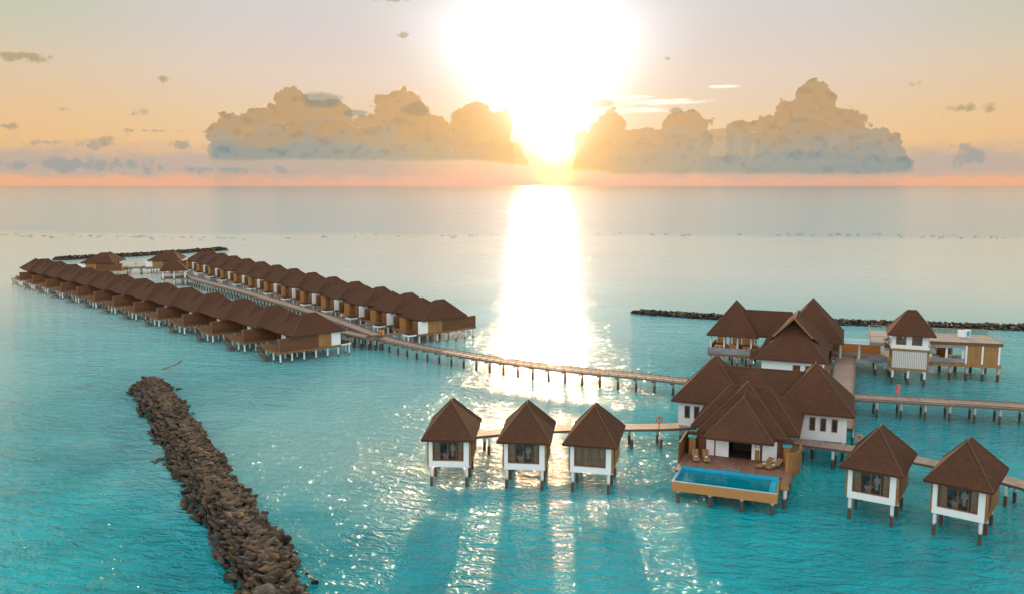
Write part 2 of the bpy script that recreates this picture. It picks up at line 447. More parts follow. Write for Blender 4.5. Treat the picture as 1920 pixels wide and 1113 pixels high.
def water_mat():
    m, b = new_mat('lagoon_water')
    p = gpos(); x, y, z = sep(p)
    dist = vop('LENGTH', p, (0, 0, 0)) if False else X.m('SQRT', x * x + y * y)
    # body colour: turquoise, bluer beyond the reef, pale sky reflection painted in by distance
    n1 = noise(vop('MULTIPLY', p, (1, 0.6, 1)), 0.018, 4, 0.55)
    n2 = noise(p, 0.11, 3, 0.5)
    shallow = mix(step(n1, 0.33, 0.66), (0.000, 0.245, 0.30), (0.002, 0.46, 0.525))
    shallow = mix(step(n2, 0.42, 0.75) * 0.35, shallow, (0.000, 0.150, 0.185))
    # paler patch in the middle of the lagoon
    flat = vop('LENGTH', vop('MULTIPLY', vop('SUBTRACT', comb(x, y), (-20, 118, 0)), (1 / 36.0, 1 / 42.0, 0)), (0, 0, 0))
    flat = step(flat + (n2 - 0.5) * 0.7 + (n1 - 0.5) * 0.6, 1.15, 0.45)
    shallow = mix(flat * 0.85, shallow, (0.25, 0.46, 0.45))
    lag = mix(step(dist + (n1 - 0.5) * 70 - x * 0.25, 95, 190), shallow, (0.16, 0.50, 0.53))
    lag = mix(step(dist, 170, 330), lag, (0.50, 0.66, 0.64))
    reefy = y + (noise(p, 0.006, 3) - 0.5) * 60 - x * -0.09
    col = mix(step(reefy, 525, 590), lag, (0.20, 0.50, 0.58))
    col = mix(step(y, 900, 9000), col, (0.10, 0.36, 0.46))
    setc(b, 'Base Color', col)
    setc(b, 'IOR', 1.333)
    b.inputs['Specular IOR Level'].default_value = 0.46
    slick = noise(vop('MULTIPLY', p, (0.12, 1, 1)), 0.028, 4, 0.6)
    setc(b, 'Roughness', lin(dist, 60, 900, 0.06, 0.06) + (slick - 0.5) * 0.04)
    # waves
    gust = noise(vop('MULTIPLY', p, (0.5, 1, 1)), 0.02, 3, 0.6)
    amp = lin(gust, 0.35, 0.65, 0.55, 1.25)
    rot = X.nt.nodes.new('ShaderNodeMapping'); rot.inputs['Rotation'].default_value = (0, 0, R(9))
    X.nt.links.new(p.k, rot.inputs['Vector']); q = X(rot.outputs[0])
    s1 = noise(vop('MULTIPLY', q, (0.40, 1, 1)), 0.20, 2, 0.5, 0.4)
    s2 = noise(vop('MULTIPLY', q, (0.50, 1, 1)), 0.85, 3, 0.62, 0.8)
    s3 = noise(vop('MULTIPLY', q, (0.55, 1, 1)), 3.0, 2, 0.6, 0.6)
    h = (s1 * 0.85 + s2 * 0.90 + s3 * 0.19) * amp * (0.18 + gauss(X.m('POWER', dist / 135.0, 2.5)) * 0.95 + (step(x, -18, -50) * 1.35 + step(x, 24, 55) * 0.80) * gauss(X.m('POWER', dist / 200.0, 2.0)) + step(y, 600, 1500) * 0.05)
    setc(b, 'Normal', bump(h, 1.0))
    return m
M['water'] = water_mat()

# ------------------------------------------------------------------ mesh builder
class MB:
    def __init__(s, fy=1.0): s.v = []; s.f = []; s.uv = []; s.fy = fy
    def poly(s, pts, uv=None):
        i = len(s.v); s.v += [(p[0], p[1] * s.fy, p[2]) for p in pts]
        s.f.append(tuple(range(i, i + len(pts)))); s.uv.append(uv or [(p[0], p[1]) for p in pts])
    def box(s, x0, x1, y0, y1, z0, z1):
        a = [(x0, y0, z0), (x1, y0, z0), (x1, y1, z0), (x0, y1, z0), (x0, y0, z1), (x1, y0, z1), (x1, y1, z1), (x0, y1, z1)]
        s.hexa(a)
    def hexa(s, a):
        i = len(s.v); s.v += [(p[0], p[1] * s.fy, p[2]) for p in a]
        for q in ((0, 3, 2, 1), (4, 5, 6, 7), (0, 1, 5, 4), (1, 2, 6, 5), (2, 3, 7, 6), (3, 0, 4, 7)):
            s.f.append(tuple(i + k for k in q)); s.uv.append([(a[k][0], a[k][1]) for k in q])
    def bar(s, p, q, wd, ht):
        """box from p to q, width wd sideways, ht upwards (p,q on its centre line)"""
        p = Vector(p); q = Vector(q); d = (q - p)
        n = Vector((-d.y, d.x, 0))
        n = n.normalized() if n.length > 1e-6 else Vector((1, 0, 0))
        up = d.cross(n).normalized()
        if up.z < 0: up = -up
        a = n * wd / 2; b = up * ht / 2
        s.hexa([p - a - b, p + a - b, q + a - b, q - a - b, p - a + b, p + a + b, q + a + b, q - a + b])
    def cyl(s, x, y, z0, z1, r, n=10, r2=None):
        r2 = r if r2 is None else r2
        i = len(s.v)
        for k in range(n):
            a = 2 * math.pi * k / n
            s.v.append((x + r * math.cos(a), (y + r * math.sin(a)) * s.fy, z0))
        for k in range(n):
            a = 2 * math.pi * k / n
            s.v.append((x + r2 * math.cos(a), (y + r2 * math.sin(a)) * s.fy, z1))
        for k in range(n):
            j = (k + 1) % n
            s.f.append((i + k, i + j, i + n + j, i + n + k)); s.uv.append([(0, 0)] * 4)
        s.f.append(tuple(i + k for k in range(n))[::-1]); s.uv.append([(0, 0)] * n)
        s.f.append(tuple(i + n + k for k in range(n))); s.uv.append([(0, 0)] * n)
    def tube(s, p, q, r, n=6):
        p = Vector(p); q = Vector(q); d = (q - p).normalized()
        a = d.orthogonal().normalized(); b = d.cross(a)
        i = len(s.v)
        for c in (p, q):
            for k in range(n):
                t = 2 * math.pi * k / n; o = c + a * r * math.cos(t) + b * r * math.sin(t)
                s.v.append((o.x, o.y * s.fy, o.z))
        for k in range(n):
            j = (k + 1) % n
            s.f.append((i + k, i + j, i + n + j, i + n + k)); s.uv.append([(0, 0)] * 4)
        s.f.append(tuple(i + k for k in range(n))[::-1]); s.uv.append([(0, 0)] * n)
        s.f.append(tuple(i + n + k for k in range(n))); s.uv.append([(0, 0)] * n)
    def torus(s, c, R0, r0, axis='y', n=20, m=8):
        i = len(s.v)
        for a in range(n):
            t = 2 * math.pi * a / n
            for b_ in range(m):
                f = 2 * math.pi * b_ / m
                u = (R0 + r0 * math.cos(f)) * math.cos(t); w_ = (R0 + r0 * math.cos(f)) * math.sin(t); d = r0 * math.sin(f)
                s.v.append((c[0] + u, (c[1] + d) * s.fy, c[2] + w_))
        for a in range(n):
            for b_ in range(m):
                q = (i + a * m + b_, i + ((a + 1) % n) * m + b_, i + ((a + 1) % n) * m + (b_ + 1) % m, i + a * m + (b_ + 1) % m)
                s.f.append(q); s.uv.append([(0, 0)] * 4)
    def slope(s, pts):
        """roof plane; pts[0]->pts[1] is the eave"""
        e = (Vector(pts[1]) - Vector(pts[0])); el = e.normalized()
        nrm = e.cross(Vector(pts[2]) - Vector(pts[0])).normalized()
        up = nrm.cross(el).normalized()
        uv = [((Vector(p) - Vector(pts[0])).dot(el), (Vector(p) - Vector(pts[0])).dot(up)) for p in pts]
        s.poly(pts, uv)
    def hip(s, x0, x1, y0, y1, ze, zr, r0, r1, axis='y', th=0.22, cx=None, caps=None):
        """hip roof as a closed solid; ridge along axis from r0 to r1 (absolute)"""
        if axis == 'y':
            c = (x0 + x1) / 2 if cx is None else cx
            A = (c, r0, zr); B = (c, r1, zr)
            P = [(x0, y0, ze), (x1, y0, ze), (x1, y1, ze), (x0, y1, ze)]
            s.slope([P[0], P[1], A]); s.slope([P[1], P[2], B, A]); s.slope([P[2], P[3], B]); s.slope([P[3], P[0], A, B])
            hips = [(P[0], A), (P[1], A), (P[2], B), (P[3], B)]
        else:
            c = (y0 + y1) / 2 if cx is None else cx
            A = (r0, c, zr); B = (r1, c, zr)
            P = [(x0, y0, ze), (x1, y0, ze), (x1, y1, ze), (x0, y1, ze)]
            s.slope([P[0], P[1], B, A]); s.slope([P[1], P[2], B]); s.slope([P[2], P[3], A, B]); s.slope([P[3], P[0], A])
            hips = [(P[0], A), (P[3], A), (P[1], B), (P[2], B)]
        Q = [(p[0], p[1], ze - th) for p in P]
        for k in range(4):
            s.poly([Q[k], Q[(k + 1) % 4], P[(k + 1) % 4], P[k]])
        s.poly(Q[::-1])
        if caps is not None:
            for a, b in hips: caps.tube(Vector(a) + Vector((0, 0, .02)), Vector(b) + Vector((0, 0, .04)), 0.065, 6)
            if (Vector(A) - Vector(B)).length > .05: caps.tube(Vector(A) + Vector((0, 0, .04)), Vector(B) + Vector((0, 0, .04)), 0.08, 6)
    def wall_x(s, x0, x1, y0, y1, z0, z1, holes=()):
        """wall along x between y0 and y1 with rectangular holes (xa,xb,za,zb) left to right"""
        x = x0
        for (a, b, c, d) in sorted(holes):
            if a > x: s.box(x, a, y0, y1, z0, z1)
            if c > z0: s.box(a, b, y0, y1, z0, c)
            if d < z1: s.box(a, b, y0, y1, d, z1)
            x = b
        if x < x1: s.box(x, x1, y0, y1, z0, z1)
    def wall_y(s, y0, y1, x0, x1, z0, z1, holes=()):
        y = y0
        for (a, b, c, d) in sorted(holes):
            if a > y: s.box(x0, x1, y, a, z0, z1)
            if c > z0: s.box(x0, x1, a, b, z0, c)
            if d < z1: s.box(x0, x1, a, b, d, z1)
            y = b
        if y < y1: s.box(x0, x1, y, y1, z0, z1)
    def build(s, name, mat, parent=None, loc=None, rot=None, smooth=False):
        me = bpy.data.meshes.new(name)
        me.from_pydata(s.v, [], s.f); me.update()
        uvl = me.uv_layers.new(name='UVMap')
        k = 0
        for u in s.uv:
            for q in u: uvl.data[k].uv = q; k += 1
        bm = bmesh.new(); bm.from_mesh(me)
        bmesh.ops.recalc_face_normals(bm, faces=bm.faces[:])
        bm.to_mesh(me); bm.free()
        if smooth:
            for pl in me.polygons: pl.use_smooth = True
        me.materials.append(M[mat] if isinstance(mat, str) else mat)
        o = bpy.data.objects.new(name, me); COL.objects.link(o)
        if parent: o.parent = parent
        if loc: o.location = loc
        if rot is not None: o.rotation_euler = (0, 0, rot)
        return o

def pieces(name, mat, parent, boxes, fy=1.0):
    for q in boxes:
        m = MB(fy); m.box(*q); o = m.build(name, mat, parent)
    return o
def tag(o, label=None, cat=None, group=None, kind=None):
    if label: o['label'] = label
    if cat: o['category'] = cat
    if group: o['group'] = group
    if kind: o['kind'] = kind
    return o
def empty(name, loc, rz=0.0, label=None, cat=None, group=None):
    o = bpy.data.objects.new(name, None); COL.objects.link(o)
    o.location = loc; o.rotation_euler = (0, 0, rz); o.empty_display_size = 0.5
    return tag(o, label, cat, group)
def copy_tree(o, parent=None):
    c = o.copy(); COL.objects.link(c)
    if parent: c.parent = parent
    for ch in list(o.children): copy_tree(ch, c)
    return c
class Fr:
    def __init__(s, ox, oy, deg):
        a = R(deg); s.a = a; s.o = (ox, oy); s.u = (math.cos(a), math.sin(a)); s.w = (-math.sin(a), math.cos(a))
    def p(s, u, v, z=0.0):
        return Vector((s.o[0] + u * s.u[0] + v * s.w[0], s.o[1] + u * s.u[1] + v * s.w[1], z))
def post(parent, x, y, z1, r, mat='post', z0=-1.2, n=10, fy=1.0):
    b = MB(fy); b.cyl(x, y, z0, z1, r, n); return b.build('post', mat, parent, smooth=False)

# ------------------------------------------------------------------ water
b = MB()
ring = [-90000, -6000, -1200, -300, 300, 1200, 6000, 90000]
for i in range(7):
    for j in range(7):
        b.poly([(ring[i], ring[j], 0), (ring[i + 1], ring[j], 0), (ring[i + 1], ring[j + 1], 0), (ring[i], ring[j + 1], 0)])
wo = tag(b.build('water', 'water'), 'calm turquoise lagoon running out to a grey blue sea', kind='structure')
#--SECTION-- objects

# ------------------------------------------------------------------ spa huts
def interior(parent, closed):
    """curtains and furnishings of one hut room (local hut axes)"""
    b = MB()
    spans = [(-1.7, 1.55)] if closed else [(-1.7, -1.05), (0.95, 1.55)]
    for (xa, xb) in spans:
        n = int((xb - xa) / 0.07)
        for k in range(n):
            x0 = xa + (xb - xa) * k / n; x1 = xa + (xb - xa) * (k + 1) / n
            y0 = 1.30 + 0.07 * (k % 2); y1 = 1.30 + 0.07 * ((k + 1) % 2)
            b.hexa([(x0, y0, 2.62), (x1, y1, 2.62), (x1, y1 + .02, 2.62), (x0, y0 + .02, 2.62),
                    (x0, y0, 5.1), (x1, y1, 5.1), (x1, y1 + .02, 5.1), (x0, y0 + .02, 5.1)])
    b.build('curtain', 'curtain', parent)
def make_hut(closed):
    root = empty('spa_hut', (0, 0, 0))
    rf = MB(); cp = MB()
    rf.hip(-2.85, 2.85, 0, 8.3, 5.42, 8.75, 3.35, 4.9, 'y', 0.2, caps=cp)
    ro = rf.build('roof', 'roof', root); cp.build('ridge_cap', 'cap', ro)
    w = MB()
    w.box(-2.15, -1.75, .85, 1.15, 2.2, 5.21); w.box(1.6, 2.15, .85, 1.15, 2.2, 5.21)
    w.box(-1.75, 1.6, .85, 1.15, 2.2, 2.85); w.box(-1.75, 1.6, .90, 1.15, 5.08, 5.21)
    w.build('front_wall', 'white', root)
    for sx in (-1, 1):
        s_ = MB()
        s_.wall_y(1.0, 7.3, min(sx * 2.16, sx * 2.34), max(sx * 2.16, sx * 2.34), 2.3, 5.21, [(1.7, 2.5, 3.0, 4.7)])
        sw = s_.build('side_wall', 'tan', root)
        f = MB(); f.wall_y(1.7, 2.5, min(sx * 2.2, sx * 2.37), max(sx * 2.2, sx * 2.37), 3.0, 4.7, [(1.78, 2.42, 3.08, 4.62)])
        fo = f.build('side_window', 'frame', sw)
        g = MB(); g.box(min(sx * 2.24, sx * 2.26), max(sx * 2.24, sx * 2.26), 1.78, 2.42, 3.08, 4.62); g.build('pane', 'glass', fo)
    bw = MB(); bw.wall_x(-2.15, 2.15, 7.1, 7.3, 2.3, 5.21, [(-.6, .6, 2.5, 4.6)]); bk = bw.build('back_wall', 'white', root)
    dm = MB(); dm.box(-.6, .6, 7.15, 7.25, 2.5, 4.6); dm.build('door', 'wood', bk)
    fl = MB(); fl.box(-2.14, 2.14, 1.16, 7.09, 2.25, 2.55); fl.build('floor', 'deck', root)
    fr = MB()
    fr.wall_x(-1.75, 1.6, .95, 1.05, 2.86, 5.07,
              [(-1.66, -1.02, 2.98, 4.97), (-.94, -.14, 2.98, 4.97), (-.04, .76, 2.98, 4.97), (.84, 1.51, 2.98, 4.97)])
    fr.box(-1.66, 1.51, .97, 1.03, 3.62, 3.66)
    wo_ = fr.build('window', 'frame', root)
    g = MB(); g.box(-1.7, 1.55, .995, 1.005, 2.9, 5.0); g.build('pane', 'glass', wo_)
    interior(root, closed)
    if not closed:
        bd = MB(); bd.box(-.85, -.2, 2.2, 4.1, 2.95, 3.18); bd.box(-.78, -.27, 2.3, 2.42, 2.56, 2.95); bd.box(-.78, -.27, 3.9, 4.0, 2.56, 2.95)
        bd.build('massage_bed', 'cloth', root)
        rb = MB(); rb.box(.18, .46, 1.75, 1.95, 3.1, 4.35); rb.box(.05, .6, 1.78, 1.92, 3.75, 4.25); rb.cyl(.32, 1.85, 4.35, 4.55, .1, 8)
        rb.build('hanging_robe', 'robe', root)
        c2 = MB(); c2.box(.95, 1.35, 2.2, 2.6, 2.95, 3.05); c2.box(.95, 1.35, 2.55, 2.62, 3.05, 3.5)
        for px_ in (.97, 1.29):
            for py_ in (2.22, 2.54): c2.box(px_, px_ + .05, py_, py_ + .05, 2.56, 2.95)
        c2.build('chair', 'rattan', root)
    for (px_, py_) in ((-1.9, 1.1), (1.88, 1.1), (-1.9, 4.1), (1.88, 4.1), (-1.9, 6.9), (1.88, 6.9)):
        post(root, px_, py_, 2.22, .17)
    return root
hut_open = make_hut(False); hut_shut = make_hut(True)
HUTS = [((-6.8, 87.3), -3, 0, 'spa hut standing where the sunlit boardwalk ends, farthest from the pool villa'),
        ((1.2, 86.4), -6.5, 0, 'spa hut in the middle of the sun glitter, between two other huts'),
        ((8.0, 85.3), -13.3, 1, 'spa hut with its curtains fully drawn across the window'),
        ((33.7, 77.4), -33, 0, 'spa hut on white stilts nearest the curved screen of the pool villa'),
        ((39.8, 73.4), -38, 0, 'largest looking spa hut, nearest of all, beside a cut off one'),
        ((46.3, 67.5), -50, 0, 'spa hut of which only a roof corner shows, cut off at the edge')]
used = set()
for (x, y), rz, cl, lab in HUTS:
    src = hut_shut if cl else hut_open
    o = src if cl not in used else copy_tree(src)
    used.add(cl)
    o.location = (x, y, 0); o.rotation_euler = (0, 0, R(rz))
    tag(o, lab, 'spa hut', 'spa huts along the curved boardwalk')

# ------------------------------------------------------------------ boardwalks
def boardwalk(name, pts, width, z, label, step_m=3.0, kerb=True, pmat='postb', pr=.16, rows=2, bollards=False, thick=.28):
    """plank deck along a polyline of (x, y); beams, posts, kerb rails"""
    P = [Vector((p[0], p[1], 0)) for p in pts]
    Q = []                                                   # resample smoothly (Catmull-Rom)
    for i in range(len(P) - 1):
        p0 = P[max(i - 1, 0)]; p1 = P[i]; p2 = P[i + 1]; p3 = P[min(i + 2, len(P) - 1)]
        for k in range(8):
            t = k / 8
            Q.append(0.5 * ((2 * p1) + (p2 - p0) * t + (2 * p0 - 5 * p1 + 4 * p2 - p3) * t * t + (3 * p1 - p0 - 3 * p2 + p3) * t ** 3))
    Q.append(P[-1])
    root = empty(name, (0, 0, 0), 0, label, 'boardwalk')
    L = [0]
    for i in range(1, len(Q)): L.append(L[-1] + (Q[i] - Q[i - 1]).length)
    N = []
    for i in range(len(Q)):
        d = (Q[min(i + 1, len(Q) - 1)] - Q[max(i - 1, 0)]).normalized(); N.append(Vector((-d.y, d.x, 0)))
    def strip(o0, o1, z0, z1, nm, mat, par):
        m = MB()
        for i in range(len(Q) - 1):
            a0 = Q[i] + N[i] * o0; a1 = Q[i] + N[i] * o1; b0 = Q[i + 1] + N[i + 1] * o0; b1 = Q[i + 1] + N[i + 1] * o1
            zt = Vector((0, 0, z1)); zb = Vector((0, 0, z0))
            m.poly([a0 + zt, b0 + zt, b1 + zt, a1 + zt], [(L[i], o0), (L[i + 1], o0), (L[i + 1], o1), (L[i], o1)])
            m.poly([a0 + zb, a1 + zb, b1 + zb, b0 + zb])
            m.poly([a0 + zb, b0 + zb, b0 + zt, a0 + zt]); m.poly([a1 + zb, a1 + zt, b1 + zt, b1 + zb])
            if i == 0: m.poly([a0 + zb, a0 + zt, a1 + zt, a1 + zb])
            if i == len(Q) - 2: m.poly([b0 + zb, b1 + zb, b1 + zt, b0 + zt])
        bmv = m.build(nm, mat, par)
        return bmv
    h = width / 2
    strip(-h, h, z - .08, z, 'deck', 'boardwalk', root)
    for s in (-1, 1):
        o = s * (h - .22)
        strip(min(o - .09, o + .09), max(o - .09, o + .09), z - .08 - thick, z - .083, 'beam', 'beam', root)
        if kerb:
            e = s * (h - .07)
            strip(e - .06, e + .06, z + .06, z + .17, 'kerb_rail', 'beam', root)
    def along(s):
        for i in range(1, len(Q)):
            if L[i] >= s or i == len(Q) - 1:
                t = (s - L[i - 1]) / max(1e-6, L[i] - L[i - 1]); return Q[i - 1].lerp(Q[i], min(max(t, 0), 1)), N[i]
    s = .8
    while s < L[-1]:
        c, n = along(s)
        for sd_ in ((-1, 1) if rows == 2 else (0,)):
            q = c + n * sd_ * (h - .22)
            post(root, q.x, q.y, z - .36, pr, pmat)
        a = c - n * (h - .1); e = c + n * (h - .1)
        cap = MB(); cap.bar((a.x, a.y, z - .52), (e.x, e.y, z - .52), .2, .22); cap.build('cross_beam', 'beam', root)
        s += step_m
    if bollards:
        m = MB(); s = .4
        while s < L[-1]:
            c, n = along(s)
            for sd_ in (-1, 1):
                q = c + n * sd_ * (h - .07); m.box(q.x - .07, q.x + .07, q.y - .07, q.y + .07, z, z + .30)
            s += 1.5
        m.build('kerb_blocks', 'beam', root)
    return root
LZ = 2.5
link_px = [(1345, 720), (1290, 714), (1190, 703), (1070, 691.5), (980, 680.5), (900, 668.5), (840, 658.5), (790, 650), (750, 641), (720, 633)]
link = [at(px, py, LZ) for px, py in link_px]
jet_px = [(616, 594), (540, 570.5), (490, 556), (440, 542), (378, 526), (345, 515)]
jetty = [at(px, py, LZ) for px, py in jet_px]
boardwalk('boardwalk', link + jetty[:1], 2.7, LZ, 'long curved timber boardwalk linking the villa rows to the pool villa', 3.0, bollards=True, rows=1, pr=.19)
boardwalk('boardwalk', jetty, 2.9, LZ, 'straight grey timber boardwalk in front of the back villa row', 2.6)
J0 = at(716, 632, LZ)
RD = Vector((-9.54, 9.88, 0))
DECK0 = Vector((-41.95, 151.23, 0))
UX = Vector((math.cos(R(40)), math.sin(R(40)), 0))
pa = at(668, 626.3, LZ)
boardwalk('boardwalk', [J0, at(700, 630.4, LZ), pa, pa + RD * 4, pa + RD * 8, pa + RD * 12], 2.6, LZ, 'timber boardwalk running behind the front villa row, branching off the curve', 2.6)
F0 = Fr(20.5, 82, -21.5)
boardwalk('boardwalk', [at(1300, 795, LZ), at(1240, 798, LZ), at(1160, 799, LZ), at(1060, 801, LZ), at(960, 806, LZ), at(880, 813, LZ), at(845, 818, LZ)],
          2.3, LZ, 'sunlit orange boardwalk behind the three spa huts in the glitter', 3.6, kerb=False, pmat='post', pr=.17)
boardwalk('boardwalk', [at(1490, 825, LZ), at(1550, 833, LZ), at(1640, 846, LZ), at(1740, 864, LZ), at(1830, 884, LZ), at(1930, 910, LZ), at(2010, 940, LZ)],
          2.3, LZ, 'brown boardwalk from the curved screen to the two nearest spa huts', 3.6, kerb=False, pmat='post', pr=.17)
boardwalk('boardwalk', [at(1500, 736, LZ), at(1550, 739.5, LZ), at(1600, 743, LZ), at(1700, 748.5, LZ), at(1810, 754.5, LZ), at(1920, 761, LZ), at(2040, 768, LZ)],
          3.0, LZ, 'pale straight boardwalk with one walker in pink on it', 3.1)
boardwalk('boardwalk', [F0.p(11.2, 26), F0.p(11.2, 36), F0.p(11.2, 48), F0.p(11.4, 60), F0.p(11.5, 73)], 3.3, 2.62,
          'short boardwalk between the pool villa and the restaurant', 3.5)

# ------------------------------------------------------------------ water villas
def make_villa(kind):
    """local axes: x from the sea end of the deck to the walkway end, y sideways away from the tall deck screen; near origin = deck corner"""
    back = kind == 'back'
    fy = -1.0 if back else 1.0
    Ls, Lt, Lw = (8.75, 3.6, 2.3) if back else (7.85, 2.65, 1.9)
    X1, X2, X3 = Ls, Ls + Lt, Ls + Lt + Lw
    zf = 2.25
    root = empty('water_villa', (0, 0, 0))
    rx0, rx1 = (2.7, 13.9) if back else (2.2, 13.3)
    ry0, ry1, zr = -.65, 7.6, 8.25
    ra0, ra1 = (5.7, 8.0) if back else (6.6, 9.2)
    rf = MB(fy); cp = MB(fy)
    rf.hip(rx0, rx1, ry0, ry1, 5.0, zr, ra0, ra1, 'x', .2, caps=cp)
    ro = rf.build('roof', 'roof', root); cp.build('ridge_cap', 'cap', ro)
    r2 = MB(fy); c2 = MB(fy)
    cx = (rx0 + rx1) / 2 - 1.2
    r2.hip(cx - 4.2, cx + 4.4, 5.4, 12.9, 5.06, zr - .1, 9.1, 9.3, 'y', .2, caps=c2)
    ro = r2.build('roof', 'roof', root); c2.build('ridge_cap', 'cap', ro)
    # body
    w1 = MB(fy); w1.box(X1, X2, 0, .2, zf, 4.8); w1.build('side_wall', 'tan', root)
    pieces('white_wall', 'white', root, [(X2, X3, .004, .2, zf, 4.8), (4.2, 4.4, .4, 2.2, zf, 4.8), (4.2, 4.4, 6.2, 8.0, zf, 4.8)], fy)
    pieces('rear_wall', 'woodv', root, [(X3 - .2, X3 - .004, .2, 2.2, zf, 4.8), (4.2, X3 - .3, 9.6, 9.8, zf, 4.8)], fy)
    w3 = MB(fy)
    w3.box(X3 - 2.0, X3 - .5, 5.6, 7.7, zf, 4.72)
    w3.build('bath_box', 'tan', root)
    en = pieces('entry_wall', 'woodv', root, [(X3 - 2.2, X3 - 2.05, 2.2, 5.6, zf, 4.8), (X3 - 2.2, X3 - 2.05, 7.7, 9.6, zf, 4.8)], fy)
    d = MB(fy); d.box(X3 - 2.05, X3 - 1.98, 3.4, 4.5, zf + .05, 4.4); d.build('door', 'frame', en)
    g = MB(fy); g.box(4.26, 4.32, 2.25, 6.15, zf + .1, 4.7); g.build('glass_door', 'glass', root)
    # deck, screen, railing
    dk = MB(fy); dk.box(.0, X3 + .1, -.05, 9.9, zf - .22, zf - .004); dk.build('deck', 'deck', root)
    fa = MB(fy); fa.box(-.08, X3, -.14, -.05, zf - .34, zf + .02); fa.box(-.08, -.002, -.05, 7.4, zf - .34, zf + .02); fa.build('deck_edge', 'trim', root)
    sc_ = MB(fy); sc_.box(0.1, X1, .02, .16, zf + .02, 4.62); sc_.box(.0, .1, 0, .9, zf + .02, 4.62); so_ = sc_.build('deck_screen', 'wood', root)
    st = MB(fy); st.box(-.02, X1, -.02, .2, 4.621, 4.70); st.box(-.03, .12, -.03, .12, zf, 4.62); st.build('screen_trim', 'trim', so_)
    ra = MB(fy)
    ra.bar((.05, .95, zf + 1.0), (.05, 6.0, zf + 1.0), .08, .07); ra.bar((.05, .95, zf + .15), (.05, 6.0, zf + .15), .06, .06)
    for k in range(17): ra.box(.03, .08, .95 + k * .313, 1.03 + k * .313, zf, zf + 1.0)
    ra.build('railing', 'trim', root)
    stt = MB(fy)
    for k in range(8): stt.box(-1.05, -.15, 7.5 - k * .34, 7.8 - k * .34, zf - .1 - k * .19, zf - .04 - k * .19)
    stt.bar((-.15, 7.8, zf - .08), (-.15, 5.0, zf - 1.62), .07, .22); stt.bar((-1.05, 7.8, zf - .08), (-1.05, 5.0, zf - 1.62), .07, .22)
    stt.box(-1.1, -.12, 3.7, 5.05, .55, .68)
    so2 = stt.build('stairs', 'wood', root)
    hr = MB(fy)
    for xx in (-.12, -1.1): hr.tube((xx, 7.8, zf + .85), (xx, 5.0, 1.5), .035); hr.tube((xx, 7.8, zf - .1), (xx, 7.8, zf + .85), .035); hr.tube((xx, 5.0, .68), (xx, 5.0, 1.5), .035)
    for yy in (3.85, 4.75): hr.tube((-1.0, yy, 1.35), (-2.0, yy, -.6), .04)
    for k in range(4): hr.tube((-1.35 - k * .17, 3.85, .65 - k * .33), (-1.35 - k * .17, 4.75, .65 - k * .33), .03)
    hr.build('ladder', 'beam', so2)
    # service platform on the walkway side
    sp = MB(fy); sp.box(X3 + .3, X3 + 2.4, .3, 2.3, zf - .3, zf - .05); sp.build('service_platform', 'white', root)
    hd = MB(fy); hd.hip(X3 + .45, X3 + 2.0, .5, 2.1, zf + .25, zf + .62, X3 + 1.0, X3 + 1.4, 'x', .3); hd.build('pump_cover', 'roof', root)
    for yy in (.6, 2.0):
        post(root, X3 + 2.1, yy, zf - .3, .15, 'postw', fy=fy)
    # gangway to the walkway
    gw = MB(fy); gw.box(X3 + .1, X3 + (5.4 if back else 4.6), 3.2, 4.7, zf - .06, zf + .04); gw.build('gangway', 'deck', root)
    for xx in (.35, 2.6, 5.0, 7.4, 9.8, X3 - .4):
        for yy in (.35, 3.2, 6.2):
            if yy == 3.2 and xx > 6: continue
            post(root, xx, yy, zf - .2, .16, 'postw', fy=fy)
    for xx in (2.6, 7.4, X3 - .4): post(root, xx, 9.4, zf - .2, .16, 'postw', fy=fy)
    return root
NUM = ['first', 'second', 'third', 'fourth', 'fifth', 'sixth', 'seventh', 'eighth', 'ninth', 'tenth', 'eleventh', 'twelfth', 'thirteenth', 'fourteenth']
v_front = make_villa('front')
NF = 13
for i in range(NF):
    o = v_front if i == 0 else copy_tree(v_front)
    p = DECK0 + RD * i
    o.location = p; o.rotation_euler = (0, 0, R(40))
    lab = 'nearest villa of the front row, big tan side wall and open deck with stairs' if i == 0 else (
        'farthest villa of the front row, its deck over open water' if i == NF - 1 else '%s front-row villa from the near end, brown deck screen and white stilts' % NUM[i])
    tag(o, lab, 'water villa', 'water villas of the front row')
v_back = make_villa('back')
B0 = Vector((-7.8, 179.66, 0)); BD = Vector((-7.96, 11.2, 0))
NB = 13
for i in range(NB):
    o = v_back if i == 0 else copy_tree(v_back)
    p = B0 + BD * i
    o.location = p; o.rotation_euler = (0, 0, R(221))
    lab = 'nearest villa of the back row, tan wall and long deck screen towards the sun' if i == 0 else (
        'farthest villa of the back row, next to the pyramid gazebo' if i == NB - 1 else '%s back-row villa from the near end, white and tan entry wall by the boardwalk' % NUM[i])
    tag(o, lab, 'water villa', 'water villas of the back row')
# two villas standing across the far end
for (px, py, rz, lab) in ((232, 505, 185, 'lone villa at the far end of the footbridge, before the rear breakwater'), (352, 500, 190, 'villa directly behind the pyramid gazebo, where the footbridge lands')):
    o = copy_tree(v_back); p = at(px, py, 2.25)
    ox = Fr(0, 0, rz)
    c = ox.p(8.5, -4.0); o.location = (p.x - c.x - 8, p.y - c.y, 0); o.rotation_euler = (0, 0, R(rz))
    tag(o, lab, 'water villa', 'water villas across the far end')
fb0 = at(205, 503, LZ); fb1 = at(352, 499, LZ)
boardwalk('boardwalk', [fb0, fb0.lerp(fb1, .5), fb1], 2.2, LZ, 'thin footbridge joining the two far end villas', 5.0, kerb=True, rows=1)
